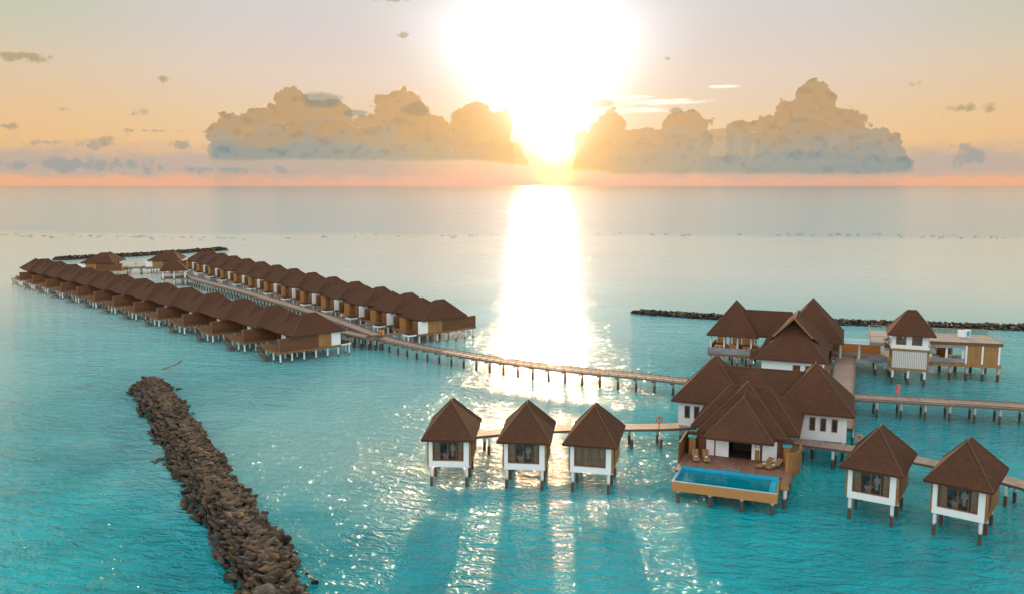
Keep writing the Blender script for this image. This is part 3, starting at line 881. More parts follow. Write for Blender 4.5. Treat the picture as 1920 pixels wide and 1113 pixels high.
# gazebo
gc = at(327, 520, 2.5)
gz = empty('gazebo', (gc.x, gc.y, 0), R(20), 'small open gazebo with pyramid roof at the far end of the boardwalk', 'gazebo')
rf = MB(); cp = MB(); rf.hip(-4.2, 4.2, -4.2, 4.2, 5.1, 9.0, -.1, .1, 'y', .2, caps=cp); ro = rf.build('roof', 'roof', gz); cp.build('ridge_cap', 'cap', ro)
m = MB(); m.box(-4, 4, -4, 4, 2.25, 2.5); m.build('floor', 'deck', gz)
for a in (-3.3, 0, 3.3):
    for c in (-3.3, 0, 3.3):
        if a or c:
            m = MB(); m.box(a - .2, a + .2, c - .2, c + .2, 2.5, 4.92); m.build('column', 'white', gz)
            post(gz, a, c, 2.25, .18, 'postw')

# ------------------------------------------------------------------ pool villa
pv = empty('pool_villa', (20.5, 82, 0), F0.a, 'large pool villa with many steep brown hip roofs joined together', 'villa')
def roof_part(parent, *a, **k):
    rf = MB(); cp = MB(); rf.hip(*a, caps=cp, **k)
    ro = rf.build('roof', 'roof', parent); cp.build('ridge_cap', 'cap', ro); return ro
roof_part(pv, -2.55, 4.75, 6.75, 16, 5.2, 9.0, 10.4, 15.6, axis='y')           # front
roof_part(pv, -3.5, 5.95, 8.6, 19, 5.3, 10.05, 13.4, 13.9, axis='y')           # middle
roof_part(pv, -4.5, 7.15, 10.3, 19.3, 5.34, 9.25, -.9, 3.5, axis='x')          # wide hall
roof_part(pv, -8.45, .75, 19.1, 28.9, 5.8, 10.75, 23.6, 24.4, axis='y')        # left wing
roof_part(pv, 3.45, 12.65, 18.9, 28.9, 5.8, 10.75, 23.6, 24.4, axis='y')       # right wing
roof_part(pv, -5.0, 9.4, 19.5, 28.4, 5.74, 9.55, -3, 7.2, axis='x')            # link at the rear
ZB = 2.6
# main hall walls
m = MB()
m.wall_x(-3.2, 5.6, 8.9, 9.1, ZB, 5.0, [(-2.5, -1.65, ZB + .02, 4.9), (-1.5, .02, ZB + .02, 4.9), (.02, 2.3, ZB, 4.9), (2.3, 3.25, ZB + .02, 4.9), (3.42, 4.95, ZB + .02, 4.9)])
m.box(-3.4, -3.2, 8.9, 19, 2.0, 5.05); m.box(5.6, 5.8, 8.9, 19, 2.0, 5.05)
m.build('hall_wall', 'wood', pv)
pieces('wall_panel', 'white', pv, [(a, c, 8.86, 8.98, ZB + .03, 4.9) for a, c in ((-2.5, -1.65), (-1.5, -.1), (2.34, 3.2), (3.45, 4.95))])
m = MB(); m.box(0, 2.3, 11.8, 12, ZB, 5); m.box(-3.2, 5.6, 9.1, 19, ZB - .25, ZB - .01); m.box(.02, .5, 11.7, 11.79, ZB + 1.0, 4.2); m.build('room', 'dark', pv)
m = MB(); m.box(2.7, 3.16, 8.78, 8.86, ZB + .05, ZB + 1.15); m.build('louvre_shutter', 'tan', pv)
m = MB()
for zz in (4.05, 4.3): m.box(2.66, 3.24, 8.8, 8.86, zz, zz + .05)
m.box(2.66, 2.71, 8.8, 8.86, 4.05, 4.35)
m.build('towel_rail', 'frame', pv)
# wings: white walls with timber windows
def wing(x0, x1, y0, y1, wins, swins=()):
    z0, z1 = 2.35, 5.57
    m = MB()
    m.wall_x(x0, x1, y0, y0 + .2, z0, z1, [(a, b, 3.5, 5.05) for a, b in wins])
    m.wall_y(y0 + .2, y1 - .2, x0, x0 + .2, z0, z1); m.wall_y(y0 + .2, y1 - .2, x1 - .2, x1, z0, z1, [(a, b, 3.5, 5.05) for a, b in swins])
    m.box(x0, x1, y1 - .2, y1, z0, z1); m.box(x0 + .2, x1 - .2, y0 + .2, y1 - .2, z0, z0 + .2)
    wl = m.build('wing_wall', 'white', pv)
    for a, b in wins:
        f = MB(); f.wall_x(a, b, y0 - .05, y0 + .12, 3.5, 5.05, [(a + .09, b - .09, 3.6, 4.95)])
        fo = f.build('window', 'frame', pv); g = MB(); g.box(a + .09, b - .09, y0 + .03, y0 + .05, 3.6, 4.95); g.build('pane', 'glass', fo)
        d_ = MB(); d_.box(a - .1, b + .1, y0 + .9, y0 + .95, 3.2, 5.2); d_.build('backing_sheet', 'dark', fo)  # dark sheet standing in for the dim room behind the pane
    for a in (x0 + .3, (x0 + x1) / 2, x1 - .3):
        for c in (y0 + .3, y1 - .4): post(pv, a, c, 2.35, .19)
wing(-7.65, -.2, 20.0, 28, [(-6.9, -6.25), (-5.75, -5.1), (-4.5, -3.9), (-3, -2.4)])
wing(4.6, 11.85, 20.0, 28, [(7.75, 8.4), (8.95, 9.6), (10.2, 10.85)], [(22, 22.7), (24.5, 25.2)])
# deck
m = MB(); m.box(-4.75, 5.85, 4.32, 8.86, ZB - .25, ZB); m.box(5.86, 6.65, 1.9, 8.86, ZB - .25, ZB - .005); m.box(-4.75, -4.3, 2.6, 4.31, ZB - .25, ZB - .003); m.build('deck', 'deck', pv)
m = MB(); m.box(-4.85, 6.75, 4.4, 18.8, ZB - .65, ZB - .26); m.box(5.86, 6.66, 1.82, 1.9, ZB - .5, ZB - .01); m.build('deck_edge', 'tan', pv)
# side screens and outdoor showers
m = MB(); m.box(-4.95, -4.75, 5.4, 10.2, 2.1, 4.75); m.box(-4.74, -3.41, 10.0, 10.2, 2.1, 4.75); m.build('side_screen', 'wood', pv)
m = MB()
for k in range(9):
    t0 = math.pi * k / 16; t1 = math.pi * (k + 1) / 16
    c = lambda t, r: (6.0 + r * math.sin(t), 8.2 - r * math.cos(t) * 1.4)
    for (z0, z1) in ((2.05, 4.55),):
        a0, a1, b0, b1 = c(t0, 1.25), c(t0, 1.4), c(t1, 1.25), c(t1, 1.4)
        m.hexa([(*a0, z0), (*a1, z0), (*b1, z0), (*b0, z0), (*a0, z1), (*a1, z1), (*b1, z1), (*b0, z1)])
m.box(7.2, 7.4, 8.5, 11.5, 2.05, 4.6)
m.build('curved_screen', 'tan', pv)
for xx in (-3.95, 6.0):
    m = MB(); m.box(xx - .35, xx + .35, 8.2, 8.8, ZB, 4.6); tb = m.build('shower_cabinet', 'tan', pv)
    m = MB(); m.box(xx - .45, xx + .45, 8.1, 8.85, 4.6, 4.72); m.build('water_tray', 'pooledge', tb)
for (a, c) in ((-4.4, 5.0), (-4.4, 8), (-4.4, 11), (-4.4, 15), (6.3, 2.3), (6.3, 5.5), (6.3, 9), (6.3, 13), (6.3, 16), (-1, 6), (2.5, 6), (-1, 11), (2.5, 11), (0, 16)):
    post(pv, a, c, ZB - .5, .2)

# swimming pool hung in front of the deck
sp = empty('swimming_pool', (20.5, 82, 0), F0.a, 'long blue infinity pool in a tan wooden box on white piles before the pool villa', 'swimming pool')
zt, zb_ = 2.36, 1.38
m = MB()
m.box(-4.5, 5.75, -.35, -.19, zb_, zt); m.box(-4.5, -4.34, -.19, 4.2, zb_, zt); m.box(5.6, 5.75, -.19, 4.2, zb_, zt); m.box(-4.34, 5.6, 4.05, 4.2, zb_, zt)
m.box(-4.34, 5.6, -.19, 4.05, zb_, zb_ + .12)
m.build('fascia', plain('pool_fascia', (0.46, 0.20, 0.060), 0.7, 0.10, 1.5), sp)
m = MB()
m.box(-4.34, 5.59, -.18, .42, 1.55, zt - .10)
m.box(4.85, 5.59, .42, 3.9, 1.55, zt - .10)
m.build('wet_ledge', 'pooledge', sp)
m = MB(); m.box(-4.34, 5.59, 3.92, 4.04, 1.55, ZB + .05); m.box(-4.33, -4.2, .43, 3.9, 1.55, ZB); m.box(.0, .12, 4.06, 4.9, 1.9, ZB + .05); m.box(1.4, 1.52, 4.06, 4.9, 1.9, ZB + .05); m.box(.12, 1.4, 4.78, 4.9, 1.9, ZB + .05); m.build('basin_wall', 'tile', sp)
m = MB(); m.box(.12, 1.4, 4.05, 4.3, 1.9, 2.1); m.box(.12, 1.4, 4.3, 4.55, 1.9, 2.3); m.box(.12, 1.4, 4.55, 4.77, 1.9, 2.45); m.build('steps', 'tile', sp)
m = MB(); m.poly([(-4.2, .425, zt - .06), (4.85, .425, zt - .06), (4.85, 3.915, zt - .06), (-4.2, 3.915, zt - .06)]); m.build('pool_water', 'poolwater', sp)
m = MB(); m.box(-4.5, 5.75, -.352, -.19, zt, zt + .04); m.box(-4.5, -4.36, -.18, 4.2, zt, zt + .04); m.build('rim', plain('pool_rim', (0.50, 0.58, 0.62), 0.4, .1), sp)
for xx in (-3.9, -.7, 2.4, 5.3):
    for yy in (.1, 3.8): post(sp, xx, yy, zb_, .2, 'post')

def make_lounger():
    root = empty('sun_lounger', (0, 0, 0))
    m = MB(); m.hexa([(-.33, -1.0, .32), (.33, -1.0, .32), (.33, .15, .36), (-.33, .15, .36), (-.33, -1.0, .38), (.33, -1.0, .38), (.33, .15, .42), (-.33, .15, .42)])
    m.hexa([(-.33, -1.25, .22), (.33, -1.25, .22), (.33, -1.0, .32), (-.33, -1.0, .32), (-.33, -1.25, .28), (.33, -1.25, .28), (.33, -1.0, .38), (-.33, -1.0, .38)])
    m.build('seat', 'rattan', root)
    m = MB(); m.hexa([(-.33, .15, .36), (.33, .15, .36), (.33, .85, .86), (-.33, .85, .86), (-.33, .12, .42), (.33, .12, .42), (.33, .80, .92), (-.33, .80, .92)]); m.build('backrest', 'rattan', root)
    for sx in (-.3, .3):
        for sy in (-.85, .2):
            m = MB(); m.box(sx - .03, sx + .03, sy - .03, sy + .03, 0, .33 if sy < 0 else .36); m.build('leg', 'trim', root)
    m = MB(); m.box(-.14, .14, -.42, -.2, .41, .47); m.build('towel', 'cloth', root)
    return root
lg = make_lounger()
for k, (u, v, rz, lab) in enumerate(((-3.35, 6.9, 14, 'sun lounger beside the wooden side screen'), (-2.25, 7.1, 14, 'sun lounger straight before the narrow white wall panel'),
                                (4.05, 7.0, -38, 'sun lounger turned across the deck, nearer to the doorway'), (5.0, 6.95, -38, 'sun lounger turned across the deck, nearer to the curved screen'))):
    o = lg if k == 0 else copy_tree(lg)
    o.location = F0.p(u, v, ZB); o.rotation_euler = (0, 0, F0.a + R(rz)); tag(o, lab, 'sun lounger', 'sun loungers on the pool deck')

# ------------------------------------------------------------------ restaurant
rh = empty('restaurant_hall', F0.p(0, 0), F0.a, 'tall restaurant hall with steep gabled brown roofs behind the pool villa', 'restaurant')
roof_part(rh, -1.5, 9.0, 50, 67, 5.75, 11.2, 55.2, 66.5, axis='y', th=.25)
roof_part(rh, .5, 11.1, 66.5, 80, 6.0, 12.45, 72.9, 73.5, axis='y', th=.25)
m = MB()
m.slope([(.9, 52.7, 8.9), (3.75, 52.75, 11.9), (3.75, 57.5, 11.3), (-.2, 57.5, 7.2)])
m.slope([(3.75, 52.75, 11.9), (6.6, 52.7, 8.9), (7.7, 57.5, 7.2), (3.75, 57.5, 11.3)])
m.build('gablet', 'roof', rh)
m = MB(); m.bar((.85, 52.68, 8.86), (3.75, 52.72, 11.95), .12, .3); m.bar((3.75, 52.72, 11.95), (6.65, 52.68, 8.86), .12, .3); m.build('bargeboard', 'trim', rh)
m = MB()
m.wall_x(-.6, 8.3, 51, 51.2, 2.5, 5.5, [(4.0, 5.1, 2.6, 4.9), (5.8, 6.7, 2.6, 4.9)]); m.box(8.1, 8.3, 51.2, 66, 2.5, 5.5); m.box(-.6, -.4, 51.2, 66, 2.5, 5.5)
m.build('wall', 'white', rh)
m = MB(); m.box(1.2, 10.3, 78.6, 78.8, 2.5, 5.7); m.build('wall', 'white', rh)
for a, c in ((4.0, 5.1), (5.8, 6.7)):
    m = MB(); m.box(a, c, 51.05, 51.15, 2.6, 4.9); m.build('door', 'wood', rh)
m = MB(); m.box(-1.2, 9.4, 50.5, 80, 2.2, 2.49); m.build('floor', 'deck', rh)
for a in (-.3, 4, 8):
    for c in (51.5, 57, 63, 70, 77): post(rh, a, c, 2.2, .2, 'post')
# dining pavilion
dp = empty('dining_pavilion', F0.p(0, 0), F0.a, 'open dining pavilion with pyramid roof and low grey parapet over the water', 'pavilion')
ro = roof_part(dp, -11.4, -2.9, 66.2, 77, 6.15, 11.6, 70.9, 72.5, axis='y', th=.22)
roof_part(dp, -6.5, 3.0, 68.0, 76, 6.1, 10.0, -6, 2.5, axis='x', th=.22)
m = MB(); m.box(-11.1, 1.5, 67.4, 76.5, 2.75, 3.0); m.build('floor', 'tan', dp)
m = MB(); m.box(-11.1, -2.6, 67.2, 67.39, 2.7, 3.75); m.box(-11.3, -11.11, 67.2, 76.5, 2.7, 3.75); m.build('parapet', 'grey', dp)
m = MB(); m.box(-11.2, -2.5, 67.1, 67.38, 2.3, 2.69); m.build('edge_beam', 'trim', dp)
for a in (-10.8, -8.5, -6.2, -3.9):
    for c in (67.7, 76.0):
        m = MB(); m.cyl(a, c, 3.0, 5.95, .17, 10); m.build('column', 'white', dp)
        post(dp, a, c, 2.72, .18, 'postb')
for a in (-9.6, -7.4, -5.0): post(dp, a, 70.5, 2.72, .16, 'postb')
m = MB(); m.box(-11, -2.6, 67.5, 67.6, 5.7, 5.93); m.build('lintel', 'trim', dp)
pieces('rear_screen', 'backing_sheet', dp, [(-10.9, -9.2, 76.1, 76.2, 3.0, 4.9), (-8.1, -6.5, 76.1, 76.2, 3.0, 5.2), (-6.0, -4.2, 76.1, 76.2, 3.0, 4.9)])  # made translucent to give the interior a golden glow from behind
m = MB(); m.box(-3.9, -2.5, 66.7, 67.05, 2.2, 4.0); m.build('entrance_screen', 'wood', dp)
tb_proto = None
for k, (u, v, lab) in enumerate(((-9.7, 69.5, 'dining table by the outer water corner of the open pavilion'), (-7.2, 70.2, 'dining table in the middle of the open pavilion'), (-4.8, 69.6, 'dining table beside the entrance screen of the open pavilion'))):
    if tb_proto is None:
        t = empty('dining_table', (0, 0, 0)); m = MB(); m.box(-.7, .7, -.45, .45, .7, .76); m.build('tabletop', 'cloth', t)
        for sx in (-.6, .6):
            for sy in (-.38, .38): m = MB(); m.box(sx - .03, sx + .03, sy - .03, sy + .03, 0, .7); m.build('leg', 'trim', t)
        m = MB(); m.box(-.6, -.1, -1.0, -.6, .4, .46); m.box(-.6, -.1, -1.04, -.98, .46, .95); m.box(.15, .6, -1.0, -.6, .4, .46); m.box(.15, .6, -1.04, -.98, .46, .95)
        for xx in (-.58, -.14, .17, .56):
            for yy in (-.98, -.64): m.box(xx, xx + .04, yy, yy + .04, 0, .4)
        m.build('bench_chairs', 'orange_cloth', t); tb_proto = t
    else: t = copy_tree(tb_proto)
    t.location = F0.p(u, v, 3.0); t.rotation_euler = (0, 0, F0.a); tag(t, lab, 'dining table', 'tables in the dining pavilion')
# little white boat
bt = empty('small_boat', F0.p(-3.4, 60.8, 0), F0.a + R(20), 'small white boat with a brown furled sail below the dining pavilion', 'boat')
m = MB()
secs = [(-1.9, .05, .9, .75), (-1.2, .55, .35, .85), (0, .8, .12, .72), (1.2, .72, .15, .72), (1.9, .55, .25, .75)]
for i in range(4):
    a, c = secs[i], secs[i + 1]
    n = 8
    def sp_(s_, k): t = -math.pi / 2 + math.pi * k / n; return (s_[1] * math.sin(t), s_[0], s_[3] - (s_[3] - s_[2] + .55) * math.cos(t))
    for k in range(n): m.poly([sp_(a, k), sp_(a, k + 1), sp_(c, k + 1), sp_(c, k)])
    m.poly([(-a[1], a[0], a[3]), (a[1], a[0], a[3]), (c[1], c[0], c[3]), (-c[1], c[0], c[3])])
m.poly([sp_(secs[4], k) for k in range(9)])
m.build('hull', 'white', bt)
m = MB(); m.cyl(0, .2, .7, 3.6, .05, 8); m.build('mast', 'trim', bt)
m = MB(); m.cyl(0, .3, 1.0, 3.0, .16, 8, .1); m.build('furled_sail', 'wood', bt)
# terrace under the thin cyan canopy
pt = empty('canopy_terrace', F0.p(0, 0), F0.a, 'pale terrace under a thin cyan glass canopy between restaurant hall and square tower', 'terrace')
m = MB(); m.box(9.1, 15.15, 70.2, 74.6, 5.42, 5.66); m.build('slab', 'white', pt)
m = MB(); m.box(9.3, 15.0, 70.35, 74.3, 5.661, 5.74); m.build('glass_canopy', 'canopy_cyan', pt)
for k in range(2):
    m = MB(); m.cyl(10.6 + k * 3.0, 71.6, 2.7, 5.3, .2, 12); m.build('column', 'white', pt)
m = MB(); m.box(9.2, 21, 71.0, 82, 2.3, 2.7); m.build('floor', 'slab', pt)
m = MB(); m.box(9.4, 17.2, 77.5, 77.6, 2.7, 4.9); m.build('rear_screen', 'backing_sheet', pt)
for k in range(6):
    if k == 0: rl = MB()
    rl.box(9.5 + k * 1.05, 9.54 + k * 1.05, 74.45, 74.5, 5.66, 6.2)
rl.build('railing', 'steel', pt)
m = MB(); m.box(15.2, 18.2, 71.5, 84, 5.3, 5.75); m.build('sun_deck', 'slab', pt)
pieces('grey_band', 'grey', pt, [(15.2, 18.0, 71.2, 71.49, 5.2, 5.76), (15.2, 18.0, 70.8, 70.99, 2.4, 3.5)])
m = MB()
for yy in (71.6, 83.8): m.bar((15.2, yy, 6.75), (18.2, yy, 6.75), .08, .08)
for xx in (15.25, 18.15): m.bar((xx, 71.6, 6.75), (xx, 83.8, 6.75), .08, .08)
for xx in (15.25, 18.15):
    for k in range(5): m.box(xx - .05, xx + .05, 71.6 + k * 3, 71.7 + k * 3, 5.75, 6.75)
m.build('terrace_railing', 'slab', pt)
for a in (10, 13, 16.3, 18.4):
    for c in (71.6, 79): post(pt, a, c, 2.3, .2, 'post')
# tower house
tw = empty('tower_house', F0.p(0, 0), F0.a, 'square two storey tower house with hip roof, louvred lower wall and timber windows', 'tower house')
TY = 65.4
roof_part(tw, 17.6, 24.7, TY - 1.0, TY + 6.2, 8.35, 11.9, 20.5, 21.9, axis='x', th=.2)
m = MB(); m.wall_x(18.4, 23.7, TY, TY + .2, 6.3, 8.15, [(18.95, 20.45, 6.62, 8.1), (21.3, 22.8, 6.62, 8.1)])
m.wall_y(TY + .2, TY + 5, 18.4, 18.6, 6.3, 8.15, [(TY + 1.2, TY + 3.6, 6.62, 8.1)]); m.wall_y(TY + .2, TY + 5, 23.5, 23.7, 6.3, 8.15, [(TY + 1.2, TY + 3.6, 6.62, 8.1)])
m.wall_x(18.4, 23.7, TY + 5, TY + 5.2, 6.3, 8.15, [(18.95, 20.45, 6.62, 8.1), (21.3, 22.8, 6.62, 8.1)])
m.box(18.2, 23.9, TY - .15, TY + 5.3, 6.0, 6.29)
m.build('upper_wall', 'white', tw)
m = MB(); m.box(18.3, 23.8, TY - .05, TY + 5.1, 2.5, 2.85); m.box(18.25, 23.85, TY - .1, TY + .1, 5.6, 5.99); m.box(18.3, 18.5, TY + .1, TY + 5.1, 2.85, 5.99); m.box(23.6, 23.8, TY + .1, TY + 5.1, 2.85, 5.99); m.box(18.5, 23.6, TY + 4.9, TY + 5.1, 2.85, 5.99)
m.build('lower_wall', 'tan', tw)
m = MB(); m.box(18.5, 23.6, TY - .04, TY + .06, 2.85, 5.6); m.build('louvre_panel', 'louvre', tw)
for yy, (y0, y1) in enumerate(((TY - .04, TY + .15), (TY + 5.05, TY + 5.24))):
    for a, c in ((18.95, 20.45), (21.3, 22.8)):
        f = MB(); f.wall_x(a, c, y0, y1, 6.62, 8.1, [(a + .1, a + .7, 6.75, 8.02), (a + .8, c - .1, 6.75, 8.02)]); fo = f.build('window', 'frame', tw)
        g = MB(); g.box(a + .1, c - .1, (y0 + y1) / 2 - .01, (y0 + y1) / 2 + .01, 6.75, 8.02); g.build('pane', 'glass', fo)
pieces('backing_sheet', 'backing_sheet', tw, [(18.95, 20.1, TY + 4.7, TY + 4.73, 6.6, 8.1), (21.6, 22.8, TY + 4.7, TY + 4.73, 6.6, 8.1)])  # sheets added inside the rear windows for a warm backlit glow
for a in (18.7, 21, 23.4):
    for c in (TY + .3, TY + 4.8): post(tw, a, c, 2.5, .2, 'post')
pieces('side_landing', 'grey', tw, [(17.3, 18.2, TY + 1.2, TY + 4.5, 5.3, 5.75), (23.95, 24.9, TY + .8, TY + 4, 5.3, 5.75), (17.3, 18.2, TY + 1.0, TY + 1.19, 2.3, 3.4), (23.95, 24.9, TY + .6, TY + .79, 2.3, 3.4)])
m = MB()
for k in range(60):
    a = random.uniform(17.35, 18.1); c = random.uniform(TY + 1.3, TY + 2.4); z = random.uniform(5.8, 7.3)
    d = [Vector((random.uniform(-.25, .25), random.uniform(-.25, .25), random.uniform(-.25, .25))) for _ in range(3)]
    m.poly([Vector((a, c, z)) + q for q in d])
pl = empty('potted_plant', F0.p(0, 0), F0.a, 'leafy shrub in a pot on the landing of the tower house', 'plant'); m.build('foliage', 'plant', pl)
m = MB(); m.cyl(17.75, TY + 1.85, 5.76, 6.1, .3, 10); m.build('pot', 'trim', pl)
# terrace block on the right
T0 = Fr(72.7, 138.9, -14)
tb = empty('terrace_block', T0.p(0, 0), T0.a, 'flat roofed terrace block with tan end walls, pale railing and cooling unit', 'terrace building')
m = MB(); m.box(-3.3, 7.6, -.05, 8.2, 6.12, 6.5); m.build('roof_deck', 'slab', tb)
m = MB(); m.box(-3.3, 7.68, -.14, -.055, 5.95, 6.48); m.box(7.61, 7.7, -.05, 8.2, 5.95, 6.48); m.build('roof_edge', 'soffit', tb)
pieces('grey_band', 'grey', tb, [(-3.2, 2.1, -.12, .0, 5.45, 5.94), (-3.2, 2.1, -.1, .02, 3.0, 3.75)])
m = MB(); m.box(-3.3, 7.6, -.1, 8.2, 2.38, 2.9); m.build('floor', 'tan', tb)
pieces('end_wall', 'tan', tb, [(2.45, 4.55, -.02, .15, 2.91, 5.94), (4.85, 7.04, -.02, .15, 2.91, 5.94), (7.2, 7.35, .3, 5, 2.91, 5.94)])
for xx in (2.28, 4.7, 7.18):
    m = MB(); m.box(xx - .13, xx + .13, -.1, .16, 2.92, 5.94); m.build('pilaster', 'white', tb)
for xx in (-.6, 1.9, -3.0):
    for yy in (.25, 7.6):
        m = MB(); m.box(xx - .17, xx + .17, yy, yy + .34, 2.91, 6.1); m.build('column', 'white', tb)
m = MB(); m.box(-3.2, 2.0, 7.9, 8.05, 2.9, 4.2); m.build('rear_rail', 'tan', tb)
for (xa, xb, zt_) in ((-2.6, -1.0, 3.36), (.0, 1.4, 3.62)):
    m = MB(); m.box(xa, xb, 3, 4, zt_ - .06, zt_); m.box(xa + .5, xb - .5, 3.3, 3.7, 2.91, zt_ - .06); m.build('counter', 'cloth', tb)
for xx in (.1, 2.6, 5.05, 7.35):
    for yy in (.5, 7.5): post(tb, xx, yy, 2.38, .24, plain('brown_pile', (.12, .075, .045), .8, .3) if False else 'postb')
m = MB()
zz = 7.45
for (p, q) in (((-3.3, 8.1), (7.5, 8.1)), ((7.5, 8.1), (7.5, .05))): m.bar((*p, zz), (*q, zz), .07, .07)
for k in range(5): m.box(-3.3 + k * 2.68, -3.2 + k * 2.68, 8.05, 8.15, 6.5, zz)
for k in range(4): m.box(7.45, 7.55, .05 + k * 2.6, .15 + k * 2.6, 6.5, zz)
m.bar((-3.3, .05, 7.1), (7.5, .05, 7.1), .03, .03)
for k in range(5): m.box(-.8 + k * 2.05, -.74 + k * 2.05, .03, .08, 6.5, 7.1)
m.build('railing', 'slab', tb)
gl = MB(); gl.box(-3.25, 7.4, 8.08, 8.11, 6.55, 7.35); gl.build('railing_glass', 'glass', tb)
ac = empty('cooling_unit', T0.p(2.7, 4.6, 6.5), T0.a, 'white box shaped cooling unit with teal front on the flat terrace roof', 'cooling unit')
m = MB(); m.box(-.7, .35, -.4, .5, .12, 1.25); m.box(.4, 1.1, -.35, .5, .12, 1.35); m.build('casing', 'white', ac)
m = MB(); m.box(.55, 1.0, -.39, -.351, .3, 1.2); m.build('fan_grille', 'pooledge', ac)
for xx in (-.6, .2, .95):
    m = MB(); m.box(xx, xx + .1, -.3, .4, 0, .119); m.build('foot', 'steel', ac)

# ------------------------------------------------------------------ lifebuoys, people
def lifebuoy(p, rz, lab):
    r = empty('lifebuoy', p, rz, lab, 'lifebuoy', 'lifebuoys on the boardwalks')
    m = MB(); m.torus((0, 0, 1.35), .36, .085); m.build('ring', 'orange', r)
    m = MB(); m.cyl(0, .1, 0, 1.75, .045, 8); m.build('stand', 'trim', r)
lifebuoy(at(1236, 806, LZ), 0, 'orange lifebuoy on a stand on the sunlit hut boardwalk')
lifebuoy(at(1610, 842, LZ), R(-25), 'orange lifebuoy on a stand beside the roof of the hut pair')
lifebuoy(at(255, 502, LZ), 0, 'small lifebuoy stand on the far footbridge')
def person(loc, rz, lab, top, bottom, long_skirt=False, step_=.16, arm=.2):
    r = empty('person', loc, rz, lab, 'person')
    V = [((0, 0, .95), .115), ((0, 0, 1.15), .11), ((0, 0, 1.36), .125), ((0, 0, 1.48), .055), ((0, .01, 1.56), .085), ((0, .01, 1.66), .095), ((0, 0, 1.73), .05),
         ((-.17, 0, 1.40), .055), ((-.24, arm * .2, 1.13), .045), ((-.25, arm, .92), .035), ((-.25, arm * 1.2, .82), .03),
         ((.17, 0, 1.40), .055), ((.24, -arm * .2, 1.13), .045), ((.25, -arm * .4, .92), .035), ((.25, -arm * .3, .82), .03),
         ((-.09, 0, .88), .085), ((-.10, step_ * .6, .48), .062), ((-.10, step_, .07), .045), ((-.10, step_ + .14, .03), .035),
         ((.09, 0, .88), .085), ((.10, -step_ * .2, .48), .062), ((.10, -step_, .09), .045), ((.10, -step_ + .13, .03), .035)]
    E_ = [(0, 1), (1, 2), (2, 3), (3, 4), (4, 5), (5, 6), (2, 7), (7, 8), (8, 9), (9, 10), (2, 11), (11, 12), (12, 13), (13, 14), (0, 15), (15, 16), (16, 17), (17, 18), (0, 19), (19, 20), (20, 21), (21, 22)]
    me = bpy.data.meshes.new('body'); me.from_pydata([v[0] for v in V], E_, []); me.update()
    o = bpy.data.objects.new('body', me); COL.objects.link(o); o.parent = r
    sk = o.modifiers.new('skin', 'SKIN')
    lay = me.skin_vertices if len(me.skin_vertices) else None
    if lay is None:
        bm = bmesh.new(); bm.from_mesh(me); bm.verts.layers.skin.verify(); bm.to_mesh(me); bm.free()
    for d, v in zip(me.skin_vertices[0].data, V): d.radius = (v[1], v[1])
    me.skin_vertices[0].data[0].use_root = True
    ss = o.modifiers.new('sub', 'SUBSURF'); ss.levels = ss.render_levels = 2
    me.materials.append(M['skin'])
    def sleeve(rings, nm, mat):
        m = MB(); n = 14
        for (a, b_) in zip(rings[:-1], rings[1:]):
            for k in range(n):
                t0 = 2 * math.pi * k / n; t1 = 2 * math.pi * (k + 1) / n
                q = lambda g, t: (g[1] * math.cos(t) + g[3], g[2] * math.sin(t) + g[4], g[0])
                m.poly([q(a, t0), q(a, t1), q(b_, t1), q(b_, t0)])
        return m.build(nm, mat, r, smooth=True)
    sleeve([(1.46, .10, .09, 0, 0), (1.40, .22, .12, 0, 0), (1.30, .21, .145, 0, 0), (1.10, .165, .135, 0, 0), (.90, .20, .16, 0, 0)], 'shirt', top)
    if long_skirt: sleeve([(1.0, .17, .14, 0, 0), (.85, .21, .18, 0, 0), (.5, .25, .25, 0, .02), (.22, .28, .30, 0, .03)], 'skirt', bottom)
    else: sleeve([(1.0, .175, .14, 0, 0), (.80, .205, .17, 0, 0), (.62, .215, .2, 0, .01)], 'shorts', bottom)
    m = MB(); n = 10
    for i_ in range(4):
        f0 = math.pi / 2 * i_ / 4 - .25; f1 = math.pi / 2 * (i_ + 1) / 4 - .25
        for k in range(n):
            t0 = 2 * math.pi * k / n; t1 = 2 * math.pi * (k + 1) / n
            q = lambda f, t: (.118 * math.cos(f) * math.cos(t), -.015 + .125 * math.cos(f) * math.sin(t), 1.65 + .14 * math.sin(f))
            m.poly([q(f0, t0), q(f0, t1), q(f1, t1), q(f1, t0)])
    m.build('hair', 'hair', r, smooth=True)
    return r
person(at(1683, 739, LZ), R(160), 'person in pink walking along the pale straight boardwalk', 'pink', 'pink', True)
person(at(714, 631, LZ), R(200), 'person in an orange top and long rust skirt at the boardwalk fork', 'orange_cloth', 'rust_cloth', True)
person(at(718.5, 631.5, LZ), R(190), 'person in orange top and orange shorts at the boardwalk fork', 'orange_cloth', 'orange_cloth')
person(at(641, 600, LZ), R(150), 'person in white top and dark shorts walking beside the back villa row', 'cloth', 'navy')

# floating rope line
a, c = at(339, 675), at(300, 697)
rp = empty('float_line', (0, 0, 0), 0, 'line of small dark floats drifting at the tip of the near breakwater', 'float line')
m = MB(); prev = None
for k in range(21):
    t = k / 20; q = a.lerp(c, t) + Vector((math.sin(t * 5) * .5, math.sin(t * 7) * .4, .05))
    if prev: m.tube(prev, q, .012, 5)
    prev = q
    if 1 < k < 16:
        f = MB(); f.cyl(q.x, q.y, -.1, .2, .15, 8, .1); f.build('float', 'trim', rp)
m.build('rope', 'beam', rp)

